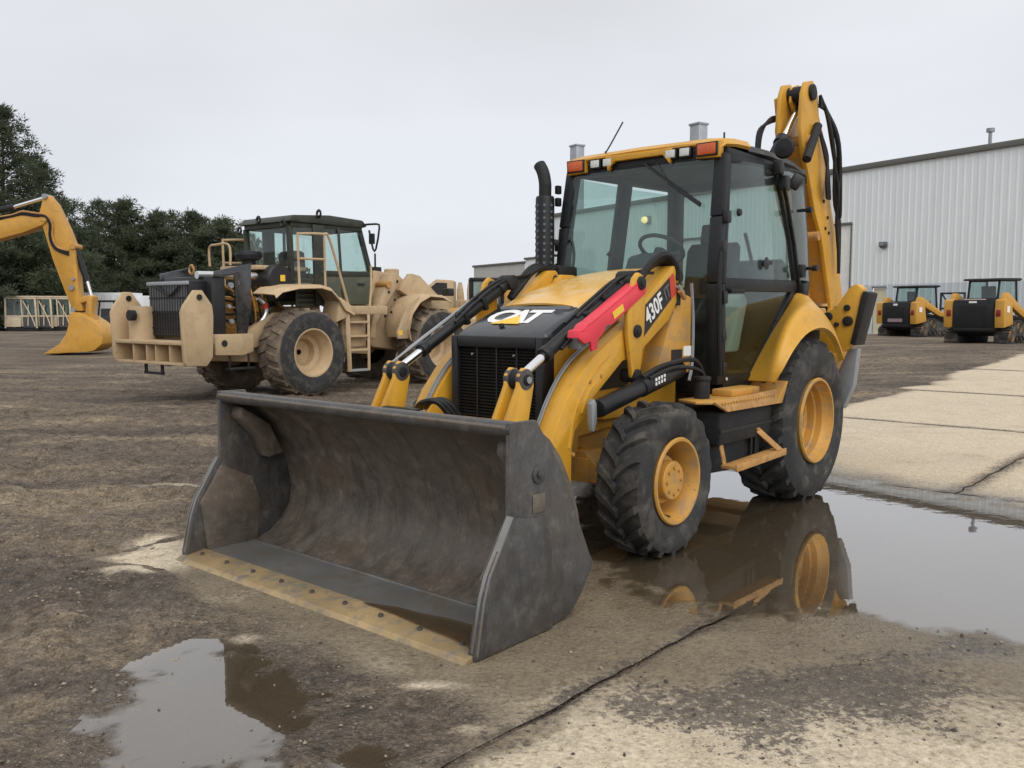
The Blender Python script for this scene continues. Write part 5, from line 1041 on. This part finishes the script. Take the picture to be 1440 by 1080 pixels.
MB().prism([(CX0 - .16, 3.12), (CX0 - .02, 3.24), (.9, 3.30), (1.72, 3.27), (1.84, 3.16), (1.70, 3.12)], 'y', -.76, .76).build('cab_roof', 'olive_dark', LC, .03)
for s in (1, -1):
    MB().prism([(.66, 1.63), (1.86, 1.66), (1.90, 2.22), (.66, 2.22)], 'y', s * .735, s * .765).build('door_lower', 'olive', LC, .01)
    MB().prism([(CX0, 1.6), (.64, 1.6), (.64, 2.04), (CX0, 2.04)], 'y', s * .70, s * .74).build('cab_side', 'olive', LC, .01)
    MB().sheet([[(.68, s * .755, 2.28), (1.88, s * .735, 2.28)], [(.68, s * .745, 3.04), (1.70, s * .685, 3.05)]], .005).build('door_glass', 'glass_clear', LC)
    MB().sheet([[(CX0, s * .63, 2.12), (.56, s * .75, 2.12)], [(CX0 - .04, s * .65, 3.02), (.54, s * .74, 3.04)]], .005).build('side_glass', 'glass_clear', LC)
MB().sheet([[(CX0 - .01, -.6, 2.12), (CX0 - .01, .6, 2.12)], [(CX0 - .06, -.62, 3.02), (CX0 - .06, .62, 3.02)]], .005).build('rear_window', 'glass_clear', LC)
MB().sheet([[(1.95, -.66, 2.25), (1.95, .66, 2.25)], [(1.74, -.63, 3.04), (1.74, .63, 3.04)]], .005).build('windscreen', 'glass_clear', LC)
MB().bx(.15, .60, -.60, .60, 1.7, 2.05).bx(1.2, 1.8, -.5, .5, 1.7, 2.15).build('console', 'blackp', LC, .03)
MB().prism([(.55, 2.0), (.75, 2.0), (.68, 2.62), (.56, 2.66), (.48, 2.6)], 'y', -.28, .28).build('seat', 'seat', LC, .03)
MB().tube([(.16, -.35, 2.95), (.16, -.35, 2.4)], .03, 6).build('blind', 'blackp', LC)
for y, z in ((-.66, 3.08), (.64, 3.02), (.05, 3.18)): MB().lathe([(.05, -.02), (.085, 0), (.05, .03), (.03, 0)], (CX0 - .20, y, z), 'x', 14, True).build('work_lamp', 'blackp', LC)
MB().lathe([(.05, -.02), (.085, 0), (.05, .03), (.03, 0)], (.60, -.80, 3.30), 'x', 14, True).build('work_lamp', 'blackp', LC)
mr_ = MB().tube([(1.70, -.72, 3.18), (1.86, -.98, 3.20), (1.88, -1.04, 3.12), (1.84, -.98, 2.72), (1.82, -.92, 2.72), (1.78, -.86, 3.08)], .02, 6, 2).build('mirror_bracket', 'matte', LC); MB().bx(1.80, 1.86, -.94, -.82, 2.82, 3.02).build('mirror', 'blackp', mr_, .01)
for s in (1, -1):
    for k in range(4): MB().bx(.14, .58, s * .738, s * .748, 1.66 + .085 * k, 1.70 + .085 * k).build('louver', 'blackp', LC)
    MB().bx(2.18, 2.28, s * 1.236, s * 1.239, 1.05, 1.14).build('warning_label', 'yellowp', L)
    MB().bx(3.68, 3.86, s * 1.0, s * 1.2, 1.84, 2.0).build('head_lamp', 'blackp', L, .02)
    MB().bx(.655, .665, s * .766, s * .772, 1.66, 3.0).build('door_gap', 'blackp', LC)
    MB().bx(1.55, 1.72, s * .766, s * .785, 2.02, 2.06).build('door_handle', 'blackp', LC)
for k in range(5): MB().tube([(1.35, -.30 - .09 * k, 1.25), (1.7, -.42 - .08 * k, .95 + .05 * k), (2.1, -.40 - .06 * k, 1.15 + .04 * k)], .025, 6).build('hydraulic_hose', 'hose', L)
for x, z in ((2.52, 1.75), (2.42, 1.5), (2.60, 2.12), (2.25, 1.42), (2.36, 1.9)): MB().cyl((x, -.775, z), (x, -.795, z), .028, n=8).build('bolt', 'matte', L)
MB().prism([(2.44, 1.18), (2.47, 1.34), (2.52, 1.34), (2.50, 1.10), (2.46, 1.08)], 'y', -.81, -.78).build('link_plate', 'tan', L, .01)
# articulation and front frame
MB().prism([(1.55, .70), (1.55, 1.3), (2.2, 1.55), (2.2, .65)], 'y', -.35, .35).build('hitch', 'tan', L, .02)
ff = MB().prism([(2.02, 1.35), (2.10, 2.22), (2.28, 2.34), (2.95, 2.28), (3.25, 2.05), (4.0, 1.95), (4.5, 1.55), (4.2, 1.0), (3.0, .70), (2.2, .80), (1.98, .95)], 'y', -.48, .48).build('front_frame', 'tan', L, .03)
for s in (1, -1):
    MB().prism([(2.0, .98), (2.02, 1.28), (2.30, 1.66), (2.62, 2.02), (2.66, 2.28), (2.45, 2.28), (2.22, 1.9), (1.9, 1.35), (1.85, 1.0)], 'y', s * .50, s * .78).build('tower_plate', 'tan', ff, .02)
    rows = [[(x, s * .62, z), (x, s * .95, z + .005), (x, s * 1.25, z - .01), (x, s * 1.29, z - .06)] for x, z in ((2.46, 1.00), (2.42, 1.20), (2.52, 1.52), (2.75, 1.76), (3.05, 1.88), (3.42, 1.86), (3.68, 1.76))]
    MB().sheet(rows, .02 * s).build('fender', 'tan', L, ang=50)
    MB().prism([(2.16, .98), (2.14, 1.10), (2.44, 1.62), (2.80, 1.84), (2.46, 1.30), (2.44, .98)], 'y', s * 1.19, s * 1.235).build('fender_side', 'tan', L, .008)
    MB().prism([(2.75, 1.95), (3.1, 2.3), (3.35, 2.26), (4.0, 1.8), (4.95, 1.0), (5.2, .55), (5.0, .45), (4.55, .85), (3.6, 1.55)], 'y', s * .55, s * .70).build('lift_arm', 'tan', L, .02)
    MB().cyl((2.33, s * .50, 2.05), (2.33, s * .83, 2.05), .07).build('pin', 'rust', ff)
MB().lathe([(.16, 0), (.16, .35), (.14, .37), (0, .37)], (3.25, .05, 2.05), 'z', 20).build('filler_can', 'tan', ff)
MB().cyl((3.06, .35, 2.1), (3.06, .35, 2.75), .02).build('aerial', 'matte', ff)
MB().cyl((2.5, -.2, 2.3), (2.5, -.2, 2.42), .16).build('cap', 'matte', ff)
MB().prism([(4.7, .25), (5.0, 1.35), (5.2, 1.40), (5.1, .6), (5.9, .12), (5.8, .04), (4.9, .06)], 'y', -1.4, 1.4).build('bucket', 'tan', L, .02)
# ================================================================ excavator (boom, stick and bucket reach into the picture from the left)
EY = 30.5; ES = EY / 1220
def ep(px, py): return ((px - 20) * ES, 1.52 + (437.7 - py) * ES)
E_ = thing('excavator', 'yellow excavator reaching in from the left, its bucket on the ground', 'excavator', ((20 - 720) * ES, EY, 0), 3)
def epoly(P): return [ep(*p) for p in P]
b_ = MB().prism(epoly([(-230, 408), (-120, 322), (-60, 318), (0, 317), (40, 306), (60, 301), (72, 303), (80, 312), (72, 319), (44, 330), (0, 342), (-60, 352), (-115, 372), (-225, 455), (-245, 440)]), 'y', -.28, .28).build('boom', 'yellow_far', E_, .03)
MB().cyl((*[ep(0, 329)[0]], -.285, ep(0, 329)[1]), (ep(0, 329)[0], -.292, ep(0, 329)[1]), 10 * ES, n=28).build('badge_ring', 'redp', b_)
MB().prism([(ep(0, 329)[0] + dx * ES, ep(0, 329)[1] + dz * ES) for dx, dz in ((-4, -5), (-1, 5), (2, 5), (5, -5), (2, -4), (-1, -4))], 'y', -.298, -.290).build('badge_mark', 'white', b_)
stk = MB().prism(epoly([(74, 278), (78, 277), (89, 290), (104, 325), (112, 348), (113, 360), (116, 417), (121, 437), (107, 438), (98, 414), (82, 366), (71, 323), (67, 301)]), 'y', -.22, .22).build('stick', 'yellow_far', E_, .03)
eb = MB().prism(epoly([(111, 439), (122, 440), (140, 452), (150, 461), (153, 472), (151, 483), (140, 492), (131, 494), (75, 496.5), (73, 495.5), (93, 483), (103, 469), (107, 455), (107, 445)]), 'y', -.62, .62).build('bucket', 'yellow_far', E_, .025)
for k in range(4): MB().prism(epoly([(92, 489), (72, 496), (72, 497), (94, 496.4)]), 'y', -.58 + .36 * k, -.46 + .36 * k).build('tooth', 'yellow_dusty', eb, .01)
MB().bar((ep(106, 447)[0], -.24, ep(106, 447)[1]), (ep(142, 455)[0], -.24, ep(142, 455)[1]), .05, .20).build('hinge_plate', 'yellow_far', eb, .02)
MB().prism(epoly([(116, 419), (129, 415), (135, 417), (134, 424), (132, 440), (137, 451), (127, 449), (124, 437), (126, 424), (117, 427)]), 'y', -.24, .24).build('bucket_link', 'yellow_far', E_, .02)
c_ = MB().cyl((ep(110, 348)[0], 0, ep(110, 348)[1]), (ep(124, 396)[0], 0, ep(124, 396)[1]), .10, n=14).build('bucket_cylinder', 'black', E_); MB().cyl((ep(124, 395)[0], 0, ep(124, 395)[1]), (ep(129, 416)[0], 0, ep(129, 416)[1]), .055, n=12).build('piston_rod', 'chrome', c_)
c_ = MB().cyl((ep(-90, 318)[0], 0, ep(-90, 318)[1]), (ep(29, 294)[0], 0, ep(29, 294)[1]), .11, n=14).build('stick_cylinder', 'matte', E_); MB().cyl((ep(28, 294)[0], 0, ep(28, 294)[1]), (ep(74, 280)[0], 0, ep(74, 280)[1]), .06, n=12).build('piston_rod', 'chrome', c_)
def e3(px, py, y): a, b = ep(px, py); return (a, y, b)
for k in range(3): MB().tube([e3(-60, 312 + k, -.25), e3(0, 310 + k, -.27), e3(30, 306 + k, -.28), e3(45, 301 + 2 * k, -.28), e3(62, 303 + 2 * k, -.29), e3(78 - k, 306 + k, -.29), e3(85 - 2 * k, 318, -.27), e3(84 - 2 * k, 335, -.25), e3(90 - 2 * k, 349 + k, -.25), e3(105, 354 + 3 * k, -.25)], .035, 6).build('hydraulic_hose', 'hose' if k else 'rust', E_)
for px, py, r_ in ((74, 309, .13), (76, 280, .09), (111, 348, .10), (108, 436, .08), (107, 405, .09), (110, 393, .05)): MB().cyl(e3(px, py, -.30), e3(px, py, .30), r_, n=16).build('pin', 'grey' if r_ < .1 else 'yellow_dusty', E_)
# upper body and tracks stand just outside the picture
ux = ep(-245, 440)[0]
MB().bx(ux - 4.6, ux + .4, -1.5, 1.5, 1.15, 2.3).build('upper_body', 'yellow_far', E_, .08); MB().bx(ux - 1.3, ux + .5, .35, 1.5, 2.3, 3.2).build('cab', 'black', E_, .08)
for s in (1, -1): MB().prism([(ux - 4.2, .1), (ux - 4.6, .5), (ux - 4.2, .95), (ux - .2, .95), (ux + .2, .5), (ux - .2, .05), (ux - 3.9, .05)], 'y', s * 1.0, s * 1.65).build('track', 'matte', E_, .05)
# ================================================================ compact track loaders by the warehouse
def track_loader(label, px, Y, yaw, sticker, plate):
    X = (px - 720) / 1220 * Y; z0 = float(base_h(np.array(X), np.array(Y))) + .03
    t = thing('compact_track_loader', label, 'track loader', (X, Y, z0), yaw, 'track loaders parked by the warehouse')
    for s in (1, -1):
        P = [(-1.15, .30), (-1.12, .14), (-1.0, .02), (.75, .02), (.95, .12), (1.0, .30), (.85, .45), (.0, .62), (-.35, .72), (-.75, .60)]
        tr = MB().prism(P, 'y', s * .58, s * .98).build('track', 'rubber_far', t, .03)
        C = catmull([(x, 0, z) for x, z in P + P[:1]], 4)
        lug = MB()
        for i, p in enumerate(C[:-1]):
            d = (C[(i + 1) % len(C)] - p).normalized(); n = Vector((d.z, 0, -d.x)); q = p + n * -.02 if False else p
            lug.bar(q + Vector((0, s * .57, 0)), q + Vector((0, s * .99, 0)), .05, .07, (n.x, 0, n.z))
        o = lug.build('track_lugs', 'rubber_far', tr); o['kind'] = 'stuff'
        for x, z, r_ in ((-.92, .26, .17), (.78, .25, .16), (-.36, .52, .15), (-.5, .16, .11), (-.2, .16, .11), (.1, .16, .11), (.4, .16, .11)): MB().lathe([(r_, -.03), (r_, .03), (r_ * .5, .04), (0, .04)], (x, s * .98, z), 'y', 14).build('roller', 'yellow_dusty' if r_ > .14 else 'matte', tr)
        # rear tower and lift arm
        tw = MB().prism([(-1.35, .52), (-1.38, 1.05), (-1.36, 1.38), (-1.22, 1.43), (-.85, 1.36), (-.70, .62)], 'y', s * .66, s * .94).build('rear_tower', 'yellow_far', t, .012)
        MB().bx(-1.395, -1.36, s * .70, s * .84, .88, 1.08).build('tail_lamp', 'tail', tw, .01)
        MB().bx(-1.20, -1.02, s * .951, s * .955, 1.0, 1.20).build('sticker', 'white', tw)
        MB().prism([(-1.20, 1.36), (-1.05, 1.62), (-.90, 1.62), (.30, 1.05), (1.10, .95), (1.35, .55), (1.30, .35), (1.15, .38), (1.05, .72), (.2, .85), (-.9, 1.28)], 'y', s * .70, s * .86).build('lift_arm', 'yellow_far', t, .02)
        MB().cyl((-.85, s * .62, .95), (.15, s * .62, .80), .05).build('lift_cylinder', 'black', t)
    body = MB().prism([(-1.32, .38), (-1.36, .55), (-1.36, 1.38), (-.75, 1.46), (-.6, 1.0), (.9, .8), (.9, .35), (-1.0, .25)], 'y', -.64, .64).build('body', 'black', t, .03)
    gd = MB().bx(-1.41, -1.36, -.62, .62, .50, 1.40).build('rear_door', 'black', t, .03)
    for k in range(7): MB().bx(-1.425, -1.405, -.42, .42, .78 + .065 * k, .81 + .065 * k).build('louver', 'matte', gd)
    MB().bx(-1.42, -1.405, -.10, .10, 1.27, 1.35).build('logo_plate', 'white', gd) if plate else MB().bx(-1.42, -1.405, -.12, .12, 1.30, 1.36).build('logo_plate', 'white', gd)
    if sticker: MB().bx(-1.425, -1.405, -.34, .34, .60, .74).build('notice', flat('notice_print', (.30, .20, .24), .5), gd)
    else: MB().bx(-1.36, -1.20, -.30, .30, 1.405, 1.43).build('notice', flat('notice_print', (.70, .55, .48), .5), gd)
    MB().bx(-1.40, -1.30, -.62, .62, .40, .54).build('bumper', 'black', t, .02)
    cf = MB()
    for s in (1, -1):
        post(cf, [(-.78, s * .46, 1.38), (-.68, s * .46, 2.02)], .07, .06); post(cf, [(.62, s * .46, .90), (.48, s * .46, 2.04)], .07, .06); cf.bar((-.70, s * .46, 2.02), (.50, s * .46, 2.04), .07, .07); cf.bar((-.75, s * .47, 1.42), (.58, s * .47, 1.05), .05, .08)
    cf.bar((-.78, -.46, 1.42), (-.78, .46, 1.42), .06, .08); c = cf.build('cab', 'black', t, .012)
    MB().prism([(-.88, 2.02), (-.84, 2.09), (.56, 2.12), (.64, 2.06), (.5, 2.02)], 'y', -.60, .60).build('cab_roof', 'matte', c, .03)
    MB().bx(-.5, .3, -.4, .4, .95, 1.45).prism([(-.40, 1.4), (-.28, 1.4), (-.34, 1.85), (-.45, 1.85)], 'y', -.22, .22).build('seat', 'seat', c, .03)
    MB().sheet([[(-.80, -.42, 1.46), (-.80, .42, 1.46)], [(-.72, -.42, 1.98), (-.72, .42, 1.98)]], .005).build('rear_window', 'glass_clear', c)
    for s in (1, -1): MB().sheet([[(-.72, s * .47, 1.46), (.52, s * .47, 1.1)], [(-.66, s * .47, 1.98), (.46, s * .47, 2.0)]], .005).build('side_window', 'glass', c)
    MB().bx(1.20, 1.45, -.9, .9, .30, .75).build('coupler', 'black', t, .02)
    return t
track_loader('compact track loader with purple notice on its rear door, left of two', 1288, 36.5, 29, True, True)
track_loader('compact track loader at the right picture edge, right of two', 1394, 28.6, 37, False, False)
tp = thing('attachment_frame', 'upright black attachment frame standing between the two track loaders', 'attachment', (19.2, 38.0, .44), 40)
for y in (-.5, .5): MB().bar((0, y, 0), (.0, y, 1.9), .08, .08).build('post', 'black', tp, .01)
for z in (.4, 1.2, 1.86): MB().bar((0, -.54, z), (0, .54, z), .06, .08).build('rail', 'black', tp, .01)
MB().bar((.03, -.46, .45), (.03, .46, 1.82), .05, .06).build('brace', 'black', tp, .01)
# ================================================================ tan cab shells in a row
def cab_shell(px, Y, wd, yaw, label, m='cream', dark=False):
    X = (px - 720) / 1220 * Y; t = thing('cab_shell', label, 'cab', (X, Y, 0), yaw, 'cab shells in a row'); h = 2.55; f = MB(); w_ = wd / 2
    for x in (-w_, w_):
        for y in (-.8, .8): f.bar((x, y, .25), (x * .94, y, h), .12, .12)
    for y in (-.8, .8): f.bar((-w_, y, h - .06), (w_, y, h - .06), .14, .14).bar((-w_, y, 1.15), (w_, y, 1.15), .08, .12).bar((0.1, y, .4), (0.05, y, h), .10, .10)
    for x in (-w_, w_): f.bar((x, -.8, h - .06), (x, .8, h - .06), .14, .14).bar((x, -.8, 1.15), (x, .8, 1.15), .08, .12)
    c = f.build('frame', m, t, .015); MB().bx(-w_ - .08, w_ + .08, -.9, .9, h, h + .12).build('roof', m, t, .03)
    MB().bx(-w_ + .05, -.0, -.82, -.79, .35, 1.12).build('lower_panel', m, t, .01)
    MB().bx(w_ * .1, w_ - .05, -.80, -.77, .30, 1.12).build('lower_panel', 'trim' if not dark else 'blackp', t, .01)
    for x0, x1 in ((-w_ + .1, -.02), (.16, w_ - .1)): MB().sheet([[(x0, -.79, 1.22), (x1, -.79, 1.22)], [(x0, -.79, h - .15), (x1, -.79, h - .15)]], .005).build('window', 'glass', t)
    MB().sheet([[(-w_ + .1, .79, 1.22), (w_ - .1, .79, 1.22)], [(-w_ + .1, .79, h - .15), (w_ - .1, .79, h - .15)]], .005).build('window', 'glass', t)
    MB().tube([(w_ * .2, -.95, 2.3), (w_ * .75, -.98, 1.1), (w_ * .95, -1.0, .4)], .04, 6, 2).tube([(w_ * .55, -.95, 2.0), (w_ * .5, -1.0, .45)], .035, 6, 2).build('hand_rail', m, t)
    MB().bx(-w_, w_, -.7, .7, .0, .3).build('skid', 'matte', t, .02)
    return t
cab_shell(38, 66, 2.2, 8, 'tan cab shell at the left end of the row under the pines')
cab_shell(62, 66.5, 2.1, 4, 'tan cab shell in the middle of the row under the pines')
cab_shell(88, 67, 2.1, 6, 'tan cab shell at the right end of the row beside the excavator bucket')
dk = thing('skid_steer', 'dark skid steer behind the excavator bucket', 'skid steer', ((150 - 720) / 1220 * 58, 58, 0), 190)
MB().prism([(-1.4, .3), (-1.4, 1.1), (-.9, 1.3), (.6, .95), (1.1, .6), (1.1, .3)], 'y', -.75, .75).build('body', 'black', dk, .05)
fsk = MB()
for y in (-.5, .5): post(fsk, [(-.8, y, 1.2), (-.7, y, 2.15)], .1, .1); post(fsk, [(.6, y, .9), (.45, y, 2.15)], .1, .1)
fsk.bx(-.85, .6, -.56, .56, 2.12, 2.25); fsk.build('cab', 'black', dk, .02); MB().bx(-.4, .2, -.3, .3, .95, 1.7).build('seat', 'seat', dk, .05)
for x in (-.85, .45):
    for s in (1, -1): MB().lathe([(.15, -.14), (.42, -.15), (.46, -.08), (.46, .08), (.42, .15), (.15, .14)], (x, s * .85, .46), 'y', 20).build('wheel', 'rubber_far', dk)
for s in (1, -1): MB().prism([(-1.35, 1.35), (-1.1, 1.55), (.9, .85), (1.5, .25), (1.3, .2), (.7, .7), (-1.2, 1.2)], 'y', s * .62, s * .72).build('lift_arm', 'black', dk, .02)
MB().prism([(1.35, .05), (1.3, .75), (1.5, .8), (2.0, .1), (1.95, .04)], 'y', -.95, .95).build('bucket', 'steel', dk, .02)
M['trailer'] = worn('trailer_white', (.74, .76, .78), .5, dirt=(.55, .55, .52), amt=.25, sc=.6)
for px, wd, h0_, h1_, Y, lb in ((152, 5.6, .9, 3.15, 78, 'long white box trailer behind the excavator bucket'), (216, 4.2, .5, 2.9, 79, 'shorter white box trailer behind the counterweight frame')):
    t = thing('box_trailer', lb, 'trailer', ((px - 720) / 1220 * Y, Y, 0), -3); MB().bx(-wd / 2, wd / 2, -1.2, 1.2, h0_, h1_).build('box', 'trailer', t, .06)
    for k in range(int(wd / .6)): MB().bx(-wd / 2 + .3 + .6 * k, -wd / 2 + .36 + .6 * k, -1.23, -1.2, h0_ + .1, h1_ - .15).build('rib', 'trailer', t)
    MB().bx(-wd / 2, wd / 2, -1.22, 1.22, h0_ - .12, h0_).build('chassis', 'matte', t)
    for x in (-wd * .25, wd * .3):
        for s in (1, -1): MB().lathe([(.15, -.14), (.44, -.15), (.48, -.08), (.48, .08), (.44, .15), (.15, .14)], (x, s * 1.0, .48), 'y', 20).build('wheel', 'rubber_far', t)
# grass verge under the trees
me = bpy.data.meshes.new('verge'); me.from_pydata([(-260, 64, .04), (-46.0, 64, .04), (-40, 70, .04), (-22, 86, .04), (-16, 130, .04), (-260, 130, .04)], [], [(0, 1, 2, 3, 4, 5)])
me.materials.append(worn('dead_grass', (.19, .15, .085), .95, dirt=(.10, .09, .05), amt=.6, sc=.4)); struct(link('grass_verge', me))
# ================================================================ machines far behind the loader
def far_x(px, Y): return (px - 720) / 1220 * Y
Y = 40
t = thing('tan_truck', 'tan machine with sloped windscreen just right of the wheel loader filler can', 'machine', (far_x(610, Y), Y, 0), 180)
MB().prism([(-1.0, .9), (-1.0, 2.9), (-.2, 2.95), (.55, 2.35), (1.1, 2.2), (1.2, .9)], 'y', -.9, .9).build('cab', 'tan', t, .05)
for s in (1, -1): MB().prism([(-.70, 2.25), (-.70, 2.78), (-.22, 2.80), (.30, 2.35), (.30, 2.25)], 'y', s * .901, s * .92).build('window', 'blackp', t)
MB().bx(-1.3, 1.3, -.95, .95, .45, .95).build('chassis', 'matte', t, .04)
for x in (-.8, .8):
    for s in (1, -1): MB().lathe([(.15, -.16), (.5, -.18), (.55, -.1), (.55, .1), (.5, .18), (.15, .16)], (x, s * .95, .55), 'y', 20).build('wheel', 'rubber_far', t)
Y = 42
t = thing('machine_pallet', 'tan pallet of lugged machine frames left of the black cab', 'machine frame', (far_x(648, Y), Y, 0), 5)
MB().bx(-1.0, 1.0, -.6, .6, .5, 2.05).build('crate', 'tan', t, .03)
for k in range(9): MB().bx(-.95 + .22 * k, -.88 + .22 * k, -.64, -.6, .5, 2.0).build('rib', 'tan', t)
for x, wd_, m_ in ((-.72, .10, 'matte'), (-.52, .16, 'tan'), (-.02, .3, 'tan'), (.42, .2, 'tan')):
    MB().prism([(x - wd_ / 2, 2.0), (x - wd_ / 2, 2.55), (x - wd_ / 4, 2.9), (x + wd_ / 4, 2.9), (x + wd_ / 2, 2.55), (x + wd_ / 2 + .06, 2.0)], 'y', -.3, .3).build('lug', m_, t, .02)
MB().bx(-1.0, 1.0, -.55, .55, .0, .5).build('base', 'matte', t, .03)
Y = 38
t = thing('small_dozer', 'yellow machine with black cab behind the right lift arm', 'machine', (far_x(684, Y), Y, 0), 185)
f = MB()
for x in (-.65, .65):
    for y in (-.7, .7): f.bar((x, y, 1.6), (x, y, 2.85), .12, .12)
f.bx(-.75, .75, -.8, .8, 2.8, 2.95).bx(-.7, .7, -.75, .75, 1.55, 1.85); f.build('cab', 'black', t, .02)
MB().sheet([[(-.6, .71, 1.85), (.6, .71, 1.85)], [(-.6, .71, 2.8), (.6, .71, 2.8)]], .005).build('window', 'glass', t); MB().bx(-.35, .2, -.3, .3, 1.6, 2.4).build('seat', 'seat', t, .05)
MB().prism([(-2.2, .8), (-2.2, 2.2), (-1.6, 2.9), (-.7, 2.9), (-.7, .8)], 'y', -.6, .6).build('tank', 'yellow_far', t, .05)
MB().prism([(.6, .8), (.6, 1.75), (1.9, 1.6), (2.0, .8)], 'y', -.55, .55).build('hood', 'yellow_far', t, .05); MB().bx(-2.0, 2.0, -.9, .9, .55, .85).build('chassis', 'matte', t, .03)
for s in (1, -1): MB().prism([(-1.9, .3), (-1.6, .05), (1.6, .05), (1.9, .3), (1.6, .75), (-1.6, .75)], 'y', s * .65, s * 1.1).build('track', 'matte', t, .04)
